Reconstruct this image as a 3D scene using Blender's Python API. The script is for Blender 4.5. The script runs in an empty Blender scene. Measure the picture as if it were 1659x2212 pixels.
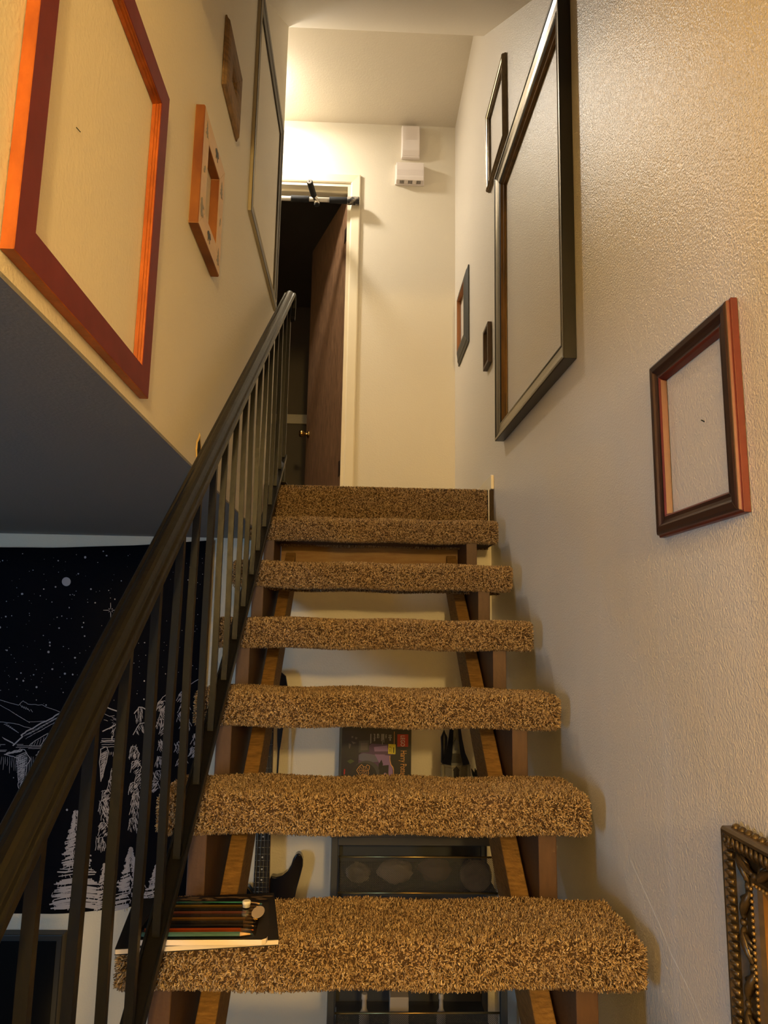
import bpy, bmesh, math, random
import numpy as np
from mathutils import Vector, Matrix

S = bpy.context.scene
COL = S.collection
random.seed(7)
RNG = np.random.default_rng(11)

# ------------------------------------------------------------------ camera
W_PX, H_PX, F_PX = 1659, 2212, 1560.0
YAW, PITCH, ROLL = 0.03626, 0.16269, 0.01662
fwd = Vector((math.sin(YAW) * math.cos(PITCH), math.cos(YAW) * math.cos(PITCH), math.sin(PITCH)))
rgt = Vector((math.cos(YAW), -math.sin(YAW), 0))
upv = rgt.cross(fwd)
r2 = rgt * math.cos(ROLL) + upv * math.sin(ROLL)
u2 = -rgt * math.sin(ROLL) + upv * math.cos(ROLL)
cam_d = bpy.data.cameras.new('camera')
cam_d.sensor_fit = 'VERTICAL'
cam_d.sensor_height = 36.0
cam_d.lens = F_PX / H_PX * 36.0
cam_d.clip_start = 0.02
cam = bpy.data.objects.new('camera', cam_d)
COL.objects.link(cam)
cam.matrix_world = Matrix(((r2.x, u2.x, -fwd.x, 0), (r2.y, u2.y, -fwd.y, 0), (r2.z, u2.z, -fwd.z, 0), (0, 0, 0, 1)))
S.camera = cam

# ------------------------------------------------------------------ world, lights, exposure
wd = bpy.data.worlds.new('world')
S.world = wd
wd.use_nodes = True
wd.node_tree.nodes['Background'].inputs[0].default_value = (0.5, 0.6, 0.8, 1)
wd.node_tree.nodes['Background'].inputs[1].default_value = 0.02
S.view_settings.view_transform = 'Standard'
S.view_settings.look = 'None'
S.view_settings.exposure = 0.0
S.view_settings.gamma = 1.0
S.view_settings.use_curve_mapping = False


def lamp(name, kind, loc, energy, color, size=0.1, sy=None, aim=None):
    l = bpy.data.lights.new(name, kind)
    l.energy = energy
    l.color = color
    if kind == 'AREA':
        l.size = size
        if sy:
            l.shape = 'RECTANGLE'
            l.size_y = sy
    else:
        l.shadow_soft_size = size
    o = bpy.data.objects.new(name, l)
    COL.objects.link(o)
    o.location = loc
    if aim:
        o.rotation_euler = (Vector(aim) - Vector(loc)).to_track_quat('-Z', 'Y').to_euler()
    return o


# flush ceiling fixture of the upper hallway, round the corner to the left of the stair head
lamp('hall_bulb', 'POINT', (-0.64, 3.64, 3.01), 9.0, (1.0, 0.91, 0.76), 0.045)
lamp('hall_diffuser', 'AREA', (-0.64, 3.64, 3.03), 23.0, (1.0, 0.91, 0.77), 0.12)
# warm lamp of the foyer behind the photographer
lamp('foyer_bulb', 'POINT', (0.30, -2.0, 0.60), 212.0, (1.0, 0.67, 0.24), 0.07)
# low warm lamp of the lower room, standing near the television
lamp('low_table_bulb', 'POINT', (-1.12, 2.25, -1.62), 2.6, (1.0, 0.62, 0.18), 0.06)
# daylight through the lower room's window, far left
lamp('window_daylight', 'AREA', (-2.92, -0.6, -0.55), 33.0, (0.34, 0.64, 1.0), 0.40, 1.0, (0.3, 1.6, -0.5))


# ------------------------------------------------------------------ materials
def srgb(r, g, b):
    f = lambda c: (c / 255 / 12.92) if c / 255 <= 0.04045 else ((c / 255 + 0.055) / 1.055) ** 2.4
    return (f(r), f(g), f(b), 1)


MATS = {}


def mat(name, rgb, rough=0.6, metal=0.0, noise=None, bump=None, wood=None, spec=0.5, coat=0.0):
    """rgb sRGB 0..255; noise=(scale, rgb2, fac, (sx,sy,sz)); bump=(scale, distance, detail)"""
    if name in MATS:
        return MATS[name]
    m = bpy.data.materials.new(name)
    m.use_nodes = True
    nt = m.node_tree
    b = nt.nodes['Principled BSDF']
    c = srgb(*rgb)
    b.inputs['Base Color'].default_value = c
    b.inputs['Roughness'].default_value = rough
    b.inputs['Metallic'].default_value = metal
    b.inputs['Specular IOR Level'].default_value = spec
    if coat:
        b.inputs['Coat Weight'].default_value = coat
        b.inputs['Coat Roughness'].default_value = 0.12
    tc = nt.nodes.new('ShaderNodeTexCoord')
    if noise:
        sc, rgb2, fac, st = noise
        mp = nt.nodes.new('ShaderNodeMapping')
        mp.inputs['Scale'].default_value = st
        nt.links.new(tc.outputs['Object'], mp.inputs[0])
        n = nt.nodes.new('ShaderNodeTexNoise')
        n.inputs['Scale'].default_value = sc
        n.inputs['Detail'].default_value = 5
        n.inputs['Roughness'].default_value = 0.6
        nt.links.new(mp.outputs[0], n.inputs['Vector'])
        cr = nt.nodes.new('ShaderNodeValToRGB')
        cr.color_ramp.elements[0].position = 0.5 - fac
        cr.color_ramp.elements[1].position = 0.5 + fac
        cr.color_ramp.elements[0].color = c
        cr.color_ramp.elements[1].color = srgb(*rgb2)
        nt.links.new(n.outputs['Fac'], cr.inputs[0])
        nt.links.new(cr.outputs[0], b.inputs['Base Color'])
    if bump:
        n2 = nt.nodes.new('ShaderNodeTexNoise')
        n2.inputs['Scale'].default_value = bump[0]
        n2.inputs['Detail'].default_value = bump[2] if len(bump) > 2 else 2
        nt.links.new(tc.outputs['Object'], n2.inputs['Vector'])
        bp = nt.nodes.new('ShaderNodeBump')
        bp.inputs['Strength'].default_value = 1.0
        bp.inputs['Distance'].default_value = bump[1]
        nt.links.new(n2.outputs['Fac'], bp.inputs['Height'])
        nt.links.new(bp.outputs[0], b.inputs['Normal'])
    MATS[name] = m
    return m


WALL = (226, 217, 198)
m_wall = mat('cream_eggshell_paint', WALL, 0.62, bump=(150, 0.0009, 2), spec=0.35)
m_gloss = mat('cream_semigloss_paint', (222, 214, 202), 0.33, bump=(280, 0.0016, 1.5), spec=0.5)
m_ceil = mat('cream_ceiling_paint', (226, 216, 198), 0.55, bump=(120, 0.0008, 2), spec=0.35)
m_grey = mat('grey_lower_ceiling', (138, 136, 134), 0.7, bump=(140, 0.0006, 2))  # one even mid grey over the whole lower ceiling
m_trimw = mat('cream_trim_paint', (232, 220, 192), 0.4)
m_floor = mat('brown_floor_carpet', (78, 62, 46), 0.9, noise=(90, (52, 40, 28), 0.2, (1, 1, 1)), bump=(300, 0.003))
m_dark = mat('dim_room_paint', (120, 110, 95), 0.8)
m_white = mat('white_plastic', (236, 226, 220), 0.4)
m_slot = mat('dark_slot', (40, 34, 30), 0.8)
m_iron = mat('black_painted_iron', (13, 12, 8), 0.40, 0.0, bump=(60, 0.0006, 3), spec=0.32)
m_board = mat('brown_painted_lumber', (84, 58, 36), 0.6, noise=(14, (70, 46, 28), 0.25, (6, 6, 1)), bump=(120, 0.0006))
m_raw = mat('rough_sawn_lumber', (150, 112, 58), 0.8, noise=(30, (108, 78, 36), 0.18, (1, 1, 9)), bump=(180, 0.0015))
m_plank = mat('knotty_pine_plank', (160, 126, 72), 0.65, noise=(9, (118, 78, 36), 0.3, (0.8, 1, 6)), bump=(90, 0.0008))
m_door = mat('walnut_veneer', (136, 102, 72), 0.5, noise=(16, (74, 50, 32), 0.16, (12, 12, 0.7)), bump=(80, 0.0004))
m_bronze = mat('dark_bronze', (70, 52, 42), 0.45, 0.6)
m_brass = mat('brass', (196, 160, 92), 0.25, 1.0)
m_chrome = mat('chrome', (220, 216, 206), 0.2, 1.0)
m_foam = mat('black_foam', (26, 26, 28), 0.85, bump=(400, 0.0006))
m_worn = mat('worn_black_rubber', (38, 36, 36), 0.7, noise=(45, (150, 140, 124), 0.045, (1, 1, 1)))
m_tread = mat('tread_backing', (70, 50, 30), 0.95)


# ------------------------------------------------------------------ object helpers
OFF = {}


class MB:
    def __init__(s):
        s.v, s.f, s.m, s.sm = [], [], [], []

    def add(s, vs, fs, mi=0, smooth=False):
        o = len(s.v)
        s.v += [tuple(map(float, v)) for v in vs]
        for f in fs:
            s.f.append(tuple(i + o for i in f))
            s.m.append(mi)
            s.sm.append(smooth)
        return s

    def box(s, x0, x1, y0, y1, z0, z1, mi=0):
        v = [(x, y, z) for x in (x0, x1) for y in (y0, y1) for z in (z0, z1)]
        return s.add(v, [(0, 1, 3, 2), (4, 6, 7, 5), (0, 4, 5, 1), (2, 3, 7, 6), (0, 2, 6, 4), (1, 5, 7, 3)], mi)

    def prism(s, poly, axis, a0, a1, mi=0, smooth=False):
        """poly 2-D extruded along axis: 'x' -> (y,z); 'y' -> (x,z); 'z' -> (x,y)"""
        mk = {'x': lambda p, a: (a, p[0], p[1]), 'y': lambda p, a: (p[0], a, p[1]), 'z': lambda p, a: (p[0], p[1], a)}[axis]
        n = len(poly)
        o = len(s.v)
        s.add([mk(p, a0) for p in poly] + [mk(p, a1) for p in poly], [])
        for i in range(n):
            j = (i + 1) % n
            s.f.append((o + i, o + j, o + n + j, o + n + i)); s.m.append(mi); s.sm.append(smooth)
        s.f.append(tuple(o + i for i in range(n))); s.m.append(mi); s.sm.append(False)
        s.f.append(tuple(o + n + i for i in reversed(range(n)))); s.m.append(mi); s.sm.append(False)
        return s

    def tube(s, pts, r, n=8, mi=0, smooth=True):
        pts = [Vector(p) for p in pts]
        rs = r if isinstance(r, (list, tuple)) else [r] * len(pts)
        o = len(s.v)
        ref = None
        for i, p in enumerate(pts):
            t = (pts[min(i + 1, len(pts) - 1)] - pts[max(i - 1, 0)]).normalized()
            if ref is None:
                ref = Vector((0, 0, 1)) if abs(t.z) < 0.9 else Vector((1, 0, 0))
            a = (ref - t * ref.dot(t)).normalized()
            ref = a
            b = t.cross(a)
            for k in range(n):
                th = 2 * math.pi * k / n
                s.v.append(tuple(p + (a * math.cos(th) + b * math.sin(th)) * rs[i]))
        for i in range(len(pts) - 1):
            for k in range(n):
                k2 = (k + 1) % n
                s.f.append((o + i * n + k, o + i * n + k2, o + (i + 1) * n + k2, o + (i + 1) * n + k))
                s.m.append(mi); s.sm.append(smooth)
        s.f.append(tuple(o + k for k in reversed(range(n)))); s.m.append(mi); s.sm.append(False)
        e = o + (len(pts) - 1) * n
        s.f.append(tuple(e + k for k in range(n))); s.m.append(mi); s.sm.append(False)
        return s

    def sweep(s, path, prof, x0=0.0, mi=0, smooth=False):
        """profile (x, n) swept along a path of (y, z) points in a plane of constant x"""
        P = [Vector(p) for p in path]
        o = len(s.v)
        n = len(prof)
        for i, p in enumerate(P):
            t = (P[min(i + 1, len(P) - 1)] - P[max(i - 1, 0)]).normalized()
            nn = Vector((-t.y, t.x))
            for (px, pn) in prof:
                s.v.append((x0 + px, p.x + nn.x * pn, p.y + nn.y * pn))
        for i in range(len(P) - 1):
            for k in range(n):
                k2 = (k + 1) % n
                s.f.append((o + i * n + k, o + i * n + k2, o + (i + 1) * n + k2, o + (i + 1) * n + k))
                s.m.append(mi); s.sm.append(smooth)
        s.f.append(tuple(o + k for k in reversed(range(n)))); s.m.append(mi); s.sm.append(False)
        e = o + (len(P) - 1) * n
        s.f.append(tuple(e + k for k in range(n))); s.m.append(mi); s.sm.append(False)
        return s

    def ball(s, c, r, seg=8, rings=5, mi=0, sc=(1, 1, 1)):
        o = len(s.v)
        s.v.append((c[0], c[1], c[2] + r * sc[2]))
        for i in range(1, rings):
            ph = math.pi * i / rings
            for k in range(seg):
                th = 2 * math.pi * k / seg
                s.v.append((c[0] + r * sc[0] * math.sin(ph) * math.cos(th), c[1] + r * sc[1] * math.sin(ph) * math.sin(th), c[2] + r * sc[2] * math.cos(ph)))
        s.v.append((c[0], c[1], c[2] - r * sc[2]))
        last = len(s.v) - 1
        for k in range(seg):
            k2 = (k + 1) % seg
            s.f.append((o, o + 1 + k, o + 1 + k2)); s.m.append(mi); s.sm.append(True)
            for i in range(rings - 2):
                a = o + 1 + i * seg
                s.f.append((a + k, a + seg + k, a + seg + k2, a + k2)); s.m.append(mi); s.sm.append(True)
            a = o + 1 + (rings - 2) * seg
            s.f.append((a + k, last, a + k2)); s.m.append(mi); s.sm.append(True)
        return s

    def build(s, name, mats, parent=None, bevel=0.0, fix=True, seg=2):
        me = bpy.data.meshes.new(name)
        off = OFF.get(parent.name, Vector()) if parent else Vector()
        vs = [(v[0] - off[0], v[1] - off[1], v[2] - off[2]) for v in s.v]
        me.from_pydata(vs, [], s.f)
        if not isinstance(mats, (list, tuple)):
            mats = [mats]
        for m in mats:
            me.materials.append(m)
        me.polygons.foreach_set('material_index', s.m)
        me.polygons.foreach_set('use_smooth', s.sm)
        if fix:
            bm = bmesh.new(); bm.from_mesh(me)
            bmesh.ops.recalc_face_normals(bm, faces=bm.faces)
            bm.to_mesh(me); bm.free()
        o = bpy.data.objects.new(name, me)
        COL.objects.link(o)
        if parent:
            o.parent = parent
        OFF[o.name] = off
        if bevel:
            bv = o.modifiers.new('bevel', 'BEVEL')
            bv.width = bevel; bv.segments = seg; bv.limit_method = 'ANGLE'; bv.angle_limit = 0.6
        return o


def thing(name, label, cat, loc, group=None):
    o = bpy.data.objects.new(name, None)
    o.empty_display_size = 0.05
    COL.objects.link(o)
    o.location = loc
    OFF[o.name] = Vector(loc)
    return tag(o, label, cat, group)


def tag(o, label, cat, group=None):
    o['label'] = label
    o['category'] = cat
    if group:
        o['group'] = group
    return o


def struct(o):
    o['kind'] = 'structure'
    return o


def stuff(o):
    o['kind'] = 'stuff'
    return o


def text_geo(body, size, align='LEFT'):
    cu = bpy.data.curves.new('lettering', 'FONT')
    cu.body = body
    cu.size = size
    cu.align_x = align
    cu.resolution_u = 3
    cu.fill_mode = 'FRONT'
    o = bpy.data.objects.new('lettering', cu)
    COL.objects.link(o)
    dg = bpy.context.evaluated_depsgraph_get()
    me = bpy.data.meshes.new_from_object(o.evaluated_get(dg))
    vs = [tuple(v.co) for v in me.vertices]
    fs = [tuple(p.vertices) for p in me.polygons]
    bpy.data.objects.remove(o)
    bpy.data.curves.remove(cu)
    bpy.data.meshes.remove(me)
    return vs, fs


# ------------------------------------------------------------------ key measures
RW = 0.545          # right wall plane
LW = -0.378         # upper left wall plane
D = 3.996           # upper back wall plane
LB = 2.908          # lower back wall plane
ZC = 0.357          # lower ceiling
ZL = 0.57           # landing floor
ZH = 3.07           # hall ceiling
FZ = -2.05          # lower floor
SLOPE = (2.792 - 0.357) / (2.998 + 0.165)

# ------------------------------------------------------------------ the setting
wr = struct(MB().box(RW, RW + 0.12, -3.0, D + 0.12, FZ, ZH + 0.1).build('wall_right', m_gloss))
lw = struct(MB().prism([(-3.0, ZC + 0.006), (2.998, ZC + 0.006), (2.998, 2.80), (1.06, 1.307), (-3.0, 1.307)], 'x', LW - 0.12, LW).build('wall_left', m_wall))
struct(MB().prism([(-3.0, 1.30), (1.06, 1.30), (2.998, 2.792), (2.998, 3.3), (0.9, 1.7), (-3.0, 1.7)], 'x', LW, RW).build('ceiling', m_ceil))
struct(MB().box(-2.0, RW, 2.998, D, ZH, ZH + 0.1).build('ceiling', m_ceil))
struct(MB().prism([(-3.0, -3.0), (LW - 0.12, -3.0), (LW - 0.12, 0.45), (LW, 0.45), (LW, LB), (-3.0, LB)], 'z', ZC, ZC + 0.006).build('ceiling', m_grey))
# upper back wall with the door opening
OX0, OX1, OZ = -0.86, -0.088, 2.66
struct(MB().box(OX1, RW, D, D + 0.12, ZL, ZH).box(-2.0, OX0, D, D + 0.12, ZL, ZH).box(OX0, OX1, D, D + 0.12, OZ, ZH).build('wall_back', m_wall))
struct(MB().box(-2.1, -2.0, 2.9, D + 0.12, ZL, ZH).build('wall_hall_left', m_wall))
struct(MB().box(-2.0, LW - 0.12, 2.90, 2.998, ZL, ZH).build('wall_hall_front', m_wall))
struct(MB().box(-2.0, RW, 2.845, D + 0.12, 0.40, ZL - 0.004).build('floor', m_floor))
# lower room
struct(MB().box(LW - 0.12, LW, -3.0, 0.45, FZ, ZC + 0.006).build('wall_added_partition', m_wall))  # unseen partition, added to keep the foyer lamp's light off the left side
struct(MB().box(-3.0, RW, LB, LB + 0.1, FZ, 0.40).build('wall_lower_back', m_wall))
struct(MB().box(-3.1, RW, -3.1, LB, FZ - 0.1, FZ).build('floor', m_floor))
struct(MB().box(-3.1, RW, -3.1, -3.0, FZ, 1.35).build('wall_lower_front', m_wall))
wl = MB()
wl.box(-3.1, -3.0, -3.0, -1.2, FZ, ZC).box(-3.1, -3.0, 0.0, LB, FZ, ZC).box(-3.1, -3.0, -1.2, 0.0, FZ, -1.15).box(-3.1, -3.0, -1.2, 0.0, 0.05, ZC)
struct(wl.build('wall_lower_left', m_wall))
wn = struct(MB().box(-3.07, -3.03, -1.2, 0.0, -1.15, -1.10).box(-3.07, -3.03, -1.2, 0.0, 0.0, 0.05).box(-3.07, -3.03, -1.2, -1.15, -1.10, 0.0)
            .box(-3.07, -3.03, -0.05, 0.0, -1.10, 0.0).box(-3.07, -3.03, -0.62, -0.58, -1.10, 0.0).build('window_1', m_trimw))
# dim room behind the door
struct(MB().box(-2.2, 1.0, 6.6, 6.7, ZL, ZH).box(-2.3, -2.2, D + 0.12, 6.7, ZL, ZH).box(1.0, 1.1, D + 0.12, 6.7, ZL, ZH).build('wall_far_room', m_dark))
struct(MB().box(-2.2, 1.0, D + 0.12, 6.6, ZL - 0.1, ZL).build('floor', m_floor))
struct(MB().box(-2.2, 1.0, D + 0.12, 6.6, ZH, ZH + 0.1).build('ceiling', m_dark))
struct(MB().box(-2.2, 1.0, 6.57, 6.6, 1.90, 1.99).build('trim_1', m_trimw, bevel=0.004))

# door casing, jambs
cas = [(0, 0.0), (0, 0.014), (0.006, 0.016), (0.05, 0.012), (0.056, 0.008), (0.058, 0.0)]


def casing_piece(name, a, b, out):
    """flat mitred casing on the back wall from inner corner a to inner corner b (x,z); out = outward unit"""
    m = MB()
    n = len(cas)
    vs = []
    for (p, sgn) in ((a, a[2]), (b, b[2])):
        for (u, h) in cas:
            w = 0.058 - u
            vs.append((p[0] + out[0] * w + sgn[0] * w, D - h, p[1] + out[1] * w + sgn[1] * w))
    m.add(vs, [(i, (i + 1) % n, n + (i + 1) % n, n + i) for i in range(n)] + [tuple(range(n)), tuple(range(2 * n - 1, n - 1, -1))])
    return struct(m.build(name, m_trimw))


casing_piece('trim_2', (OX1, OZ, (0, 1)), (OX1, ZL, (0, 0)), (1, 0))
casing_piece('trim_3', (OX1, OZ, (1, 0)), (OX0, OZ, (-1, 0)), (0, 1))
casing_piece('trim_4', (OX0, OZ, (0, 1)), (OX0, ZL, (0, 0)), (-1, 0))
jm = MB().box(OX1 - 0.018, OX1 + 0.001, D - 0.002, D + 0.122, ZL, OZ).box(OX0 - 0.001, OX0 + 0.018, D - 0.002, D + 0.122, ZL, OZ)
jm.box(OX0 + 0.018, OX1 - 0.018, D - 0.002, D + 0.122, OZ - 0.018, OZ + 0.001).box(OX0 + 0.018, OX1 - 0.018, D + 0.045, D + 0.058, OZ - 0.03, OZ - 0.018)
struct(jm.build('trim_5', m_trimw))
struct(MB().prism([(2.835, ZL), (2.835, ZL + 0.055), (2.842, ZL + 0.06), (D, ZL + 0.06), (D, ZL)], 'x', RW - 0.013, RW).build('baseboard_right', m_trimw, bevel=0.003))
struct(MB().box(OX1 + 0.058, RW - 0.013, D - 0.012, D, ZL, ZL + 0.09).build('baseboard_back', m_trimw, bevel=0.003))
struct(MB().box(0.519, 0.523, 2.822, 2.834, 0.42, ZL - 0.004).build('trim_6', m_trimw, bevel=0.002))

# torn drywall beside the handrail; a flat dark patch paints the hole's shaded inside
rng = random.Random(3)
hc = (1.664, 0.405)
ring_i = [(hc[0] + 0.021 * math.cos(t) * rng.uniform(.8, 1.2), hc[1] + 0.036 * math.sin(t) * rng.uniform(.8, 1.2)) for t in [2 * math.pi * k / 12 for k in range(12)]]
ring_o = [(hc[0] + (p[0] - hc[0]) * rng.uniform(1.06, 1.28), hc[1] + (p[1] - hc[1]) * rng.uniform(1.06, 1.22)) for p in ring_i]
mh = MB()
mh.add([(LW + 0.0012, p[0], p[1]) for p in ring_i], [tuple(range(12))], 0)
mh.add([(LW + 0.003, p[0], p[1]) for p in ring_i] + [(LW + 0.0004, p[0], p[1]) for p in ring_o], [(i, (i + 1) % 12, 12 + (i + 1) % 12, 12 + i) for i in range(12)], 1)
o = mh.build('torn_drywall', [mat('hole_shade_patch', (18, 14, 10), 0.9), mat('gypsum_edge', (224, 190, 120), 0.9)], lw)

# long pale scratch and small chips in the paint beside the steps
def scratch(pts, w):
    m = MB()
    n = len(pts)
    x = RW - 0.0004
    m.add([(x, p[0], p[1] - w * (0.4 + 0.6 * math.sin(math.pi * (k + .5) / n))) for k, p in enumerate(pts)] + [(x, p[0], p[1] + w * (0.4 + 0.6 * math.sin(math.pi * (k + .5) / n))) for k, p in enumerate(pts)],
          [(k, k + 1, n + k + 1, n + k) for k in range(n - 1)])
    m.build('paint_scratch', mat('bare_gypsum', (255, 252, 244), 0.8), wr, fix=False)


scratch([(1.536, -0.368), (1.502, -0.395), (1.477, -0.433), (1.44, -0.452), (1.406, -0.470), (1.380, -0.484), (1.357, -0.495), (1.304, -0.530), (1.239, -0.558), (1.195, -0.585), (1.12, -0.64)], 0.0013)
scratch([(2.198, -0.089), (2.1985, -0.096), (2.199, -0.104)], 0.0015)
scratch([(1.661, -0.491), (1.660, -0.496), (1.659, -0.500)], 0.0016)
scratch([(1.283, -0.470), (1.280, -0.475), (1.277, -0.480)], 0.0010)
scratch([(1.27, -0.468), (1.267, -0.474), (1.264, -0.479)], 0.0008)

# ------------------------------------------------------------------ door leaf
hx, hy = OX1 - 0.020, D + 0.055
door = thing('door_1', '', '', (hx, hy, ZL))
del door['label'], door['category']
struct(door)
ang = math.radians(20.0)
dd = Vector((-math.sin(ang), math.cos(ang), 0))
dn = Vector((-math.cos(ang), -math.sin(ang), 0))     # visible face normal (towards -x)


def leaf(a0, a1, t0, t1, z0, z1, mb, mi=0):
    vs = []
    for a in (a0, a1):
        for t in (t0, t1):
            for z in (z0, z1):
                p = Vector((hx, hy, 0)) + dd * a + dn * t
                vs.append((p.x, p.y, z))
    mb.add(vs, [(0, 1, 3, 2), (4, 6, 7, 5), (0, 4, 5, 1), (2, 3, 7, 6), (0, 2, 6, 4), (1, 5, 7, 3)], mi)
    return mb


leaf(0.004, 0.745, -0.036, 0.0, ZL + 0.012, OZ - 0.03, MB()).build('door_leaf', m_door, door, bevel=0.002)
for zc in (2.365, 0.915):
    mbh = leaf(0.006, 0.035, -0.002, 0.002, zc - 0.045, zc + 0.045, MB())
    mbh.tube([(hx + 0.002, hy - 0.004, zc - 0.045), (hx + 0.002, hy - 0.004, zc + 0.045)], 0.006)
    mbh.build('hinge', m_bronze, door)
kp = Vector((hx, hy, 1.285)) + dd * 0.685
MB().tube([kp + dn * a for a in (0, 0.006, 0.010, 0.030, 0.036, 0.048, 0.060, 0.066)], [0.024, 0.024, 0.010, 0.009, 0.018, 0.025, 0.023, 0.010], 14).build('door_knob', m_brass, door)
wbk = MB()

# ------------------------------------------------------------------ carpet pile
m_pile = bpy.data.materials.new('tan_frieze_pile')
m_pile.use_nodes = True
nt = m_pile.node_tree
pb = nt.nodes['Principled BSDF']
pb.inputs['Roughness'].default_value = 0.75
pb.inputs['Specular IOR Level'].default_value = 0.25
at = nt.nodes.new('ShaderNodeAttribute')
at.attribute_name = 'yarn'
nt.links.new(at.outputs['Color'], pb.inputs['Base Color'])
YARNS = np.array([srgb(180, 152, 112)[:3], srgb(156, 128, 90)[:3], srgb(130, 102, 70)[:3], srgb(90, 68, 44)[:3], srgb(202, 178, 142)[:3]])


def pile_mesh(name, P, N, hgt=0.0070, rad=0.0014, rng=RNG):
    """one short bent yarn end per point"""
    n = len(P)
    P = np.asarray(P); N = np.asarray(N)
    lean = rng.normal(0, 0.55, (n, 3))
    lean -= N * np.sum(lean * N, 1)[:, None]
    d1 = N + lean * 0.6
    d1 /= np.linalg.norm(d1, axis=1)[:, None]
    lean2 = rng.normal(0, 0.9, (n, 3))
    d2 = N * 0.7 + lean * 0.6 + lean2 * 0.6
    d2 -= np.minimum(np.sum(d2 * N, 1) - 0.1, 0)[:, None] * N
    d2 /= np.linalg.norm(d2, axis=1)[:, None]
    h = hgt * rng.uniform(0.7, 1.25, n)
    r = rad * rng.uniform(0.75, 1.3, n)
    ref = rng.normal(0, 1, (n, 3))
    a = np.cross(N, ref); a /= np.linalg.norm(a, axis=1)[:, None]
    b = np.cross(N, a)
    V = np.zeros((n, 9, 3))
    base = P - N * 0.002
    mid = P + d1 * (h * 0.55)[:, None]
    tip = mid + d2 * (h * 0.55)[:, None]
    tw = rng.uniform(0.2, 0.9, n)
    for k in range(3):
        th = 2 * math.pi * k / 3
        off = a * math.cos(th) + b * math.sin(th)
        V[:, k] = base + off * (r * 0.8)[:, None]
        off = a * np.cos(th + tw)[:, None] + b * np.sin(th + tw)[:, None]
        V[:, 3 + k] = mid + off * r[:, None]
        off = a * np.cos(th + 2 * tw)[:, None] + b * np.sin(th + 2 * tw)[:, None]
        V[:, 6 + k] = tip + off * (r * 0.62)[:, None]
    quads = np.array([[0, 1, 4, 3], [1, 2, 5, 4], [2, 0, 3, 5], [3, 4, 7, 6], [4, 5, 8, 7], [5, 3, 6, 8]])
    tris = np.array([[6, 7, 8]])
    loops = np.concatenate([quads.ravel(), tris.ravel()])
    L = (np.arange(n) * 9)[:, None] + loops[None, :]
    tot = np.tile(np.array([4, 4, 4, 4, 4, 4, 3]), n)
    start = np.concatenate([[0], np.cumsum(tot)[:-1]])
    me = bpy.data.meshes.new(name)
    me.vertices.add(n * 9)
    me.vertices.foreach_set('co', V.ravel())
    me.loops.add(L.size)
    me.loops.foreach_set('vertex_index', L.ravel().astype(np.int32))
    me.polygons.add(n * 7)
    me.polygons.foreach_set('loop_start', start.astype(np.int32))
    me.polygons.foreach_set('use_smooth', np.ones(n * 7, bool))
    me.update(calc_edges=True)
    ci = rng.choice(5, n, p=[0.30, 0.28, 0.20, 0.12, 0.10])
    c = YARNS[ci] * rng.uniform(0.85, 1.15, (n, 1))
    c4 = np.concatenate([c, np.ones((n, 1))], 1)
    ca = me.attributes.new('yarn', 'FLOAT_COLOR', 'POINT')
    ca.data.foreach_set('color', np.repeat(c4, 9, axis=0).ravel().astype(np.float32))
    me.materials.append(m_pile)
    return me


# ------------------------------------------------------------------ staircase
RUN, RISE, Y0, Z0 = 0.25, 0.18572, 1.32785, -0.61113
TX0, TX1 = -0.398, 0.514
stair = thing('staircase', 'open-riser staircase with carpet-wrapped treads on brown painted stringers', 'staircase', (0.06, 1.45, FZ))
# cross section of one tread core (y, z) relative to its front bottom corner
R1 = 0.026
sec = []
for (cy, cz, a0, a1, rr) in ((0.008 + R1, 0.006 + 0.020, 270, 180, 0.020), (0.008 + R1, 0.080 - R1, 180, 90, R1),
                             (0.228 - 0.018, 0.080 - 0.018, 90, 0, 0.018), (0.228 - 0.012, 0.006 + 0.012, 0, -90, 0.012)):
    for k in range(6):
        t = math.radians(a0 + (a1 - a0) * k / 5)
        sec.append((cy + rr * math.cos(t), cz + rr * math.sin(t)))
sec = np.array(sec)


def section_points(n, x0, x1, rng, skip_bottom=0.06):
    """random points and normals on the wrapped faces of the tread"""
    q = np.vstack([sec, sec[:1]])
    seg = np.linalg.norm(np.diff(q, axis=0), axis=1)
    cum = np.concatenate([[0], np.cumsum(seg)])
    # the bottom run is the last (closing) segment; keep only its front strip
    Ltot = cum[-1]
    s = rng.uniform(0, Ltot, n * 2)
    i = np.clip(np.searchsorted(cum, s) - 1, 0, len(seg) - 1)
    f = (s - cum[i]) / seg[i]
    p = q[i] + (q[i + 1] - q[i]) * f[:, None]
    d = (q[i + 1] - q[i]) / seg[i][:, None]
    nn = np.stack([-d[:, 1], d[:, 0]], 1)
    cen = sec.mean(0)
    flip = np.sign(np.sum(nn * (p - cen), 1))
    nn *= flip[:, None]
    keep = ~((p[:, 1] < 0.0085) & (p[:, 0] > skip_bottom) & (p[:, 0] < 0.2))
    p, nn = p[keep][:n], nn[keep][:n]
    x = rng.uniform(x0, x1, len(p))
    P = np.stack([x, p[:, 0], p[:, 1]], 1)
    N = np.stack([np.zeros(len(p)), nn[:, 0], nn[:, 1]], 1)
    # round the outer ends a little
    for (xe, sg) in ((x0, -1), (x1, 1)):
        dd_ = np.clip(1 - np.abs(x - xe) / 0.02, 0, 1)
        N[:, 0] += sg * dd_ * 0.9
    N /= np.linalg.norm(N, axis=1)[:, None]
    return P, N


def end_points(n, xe, sg, rng):
    y = rng.uniform(0.012, 0.224, n); z = rng.uniform(0.010, 0.076, n)
    P = np.stack([np.full(n, xe), y, z], 1)
    N = np.tile(np.array([[sg, 0, 0]], float), (n, 1))
    return P, N


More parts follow.
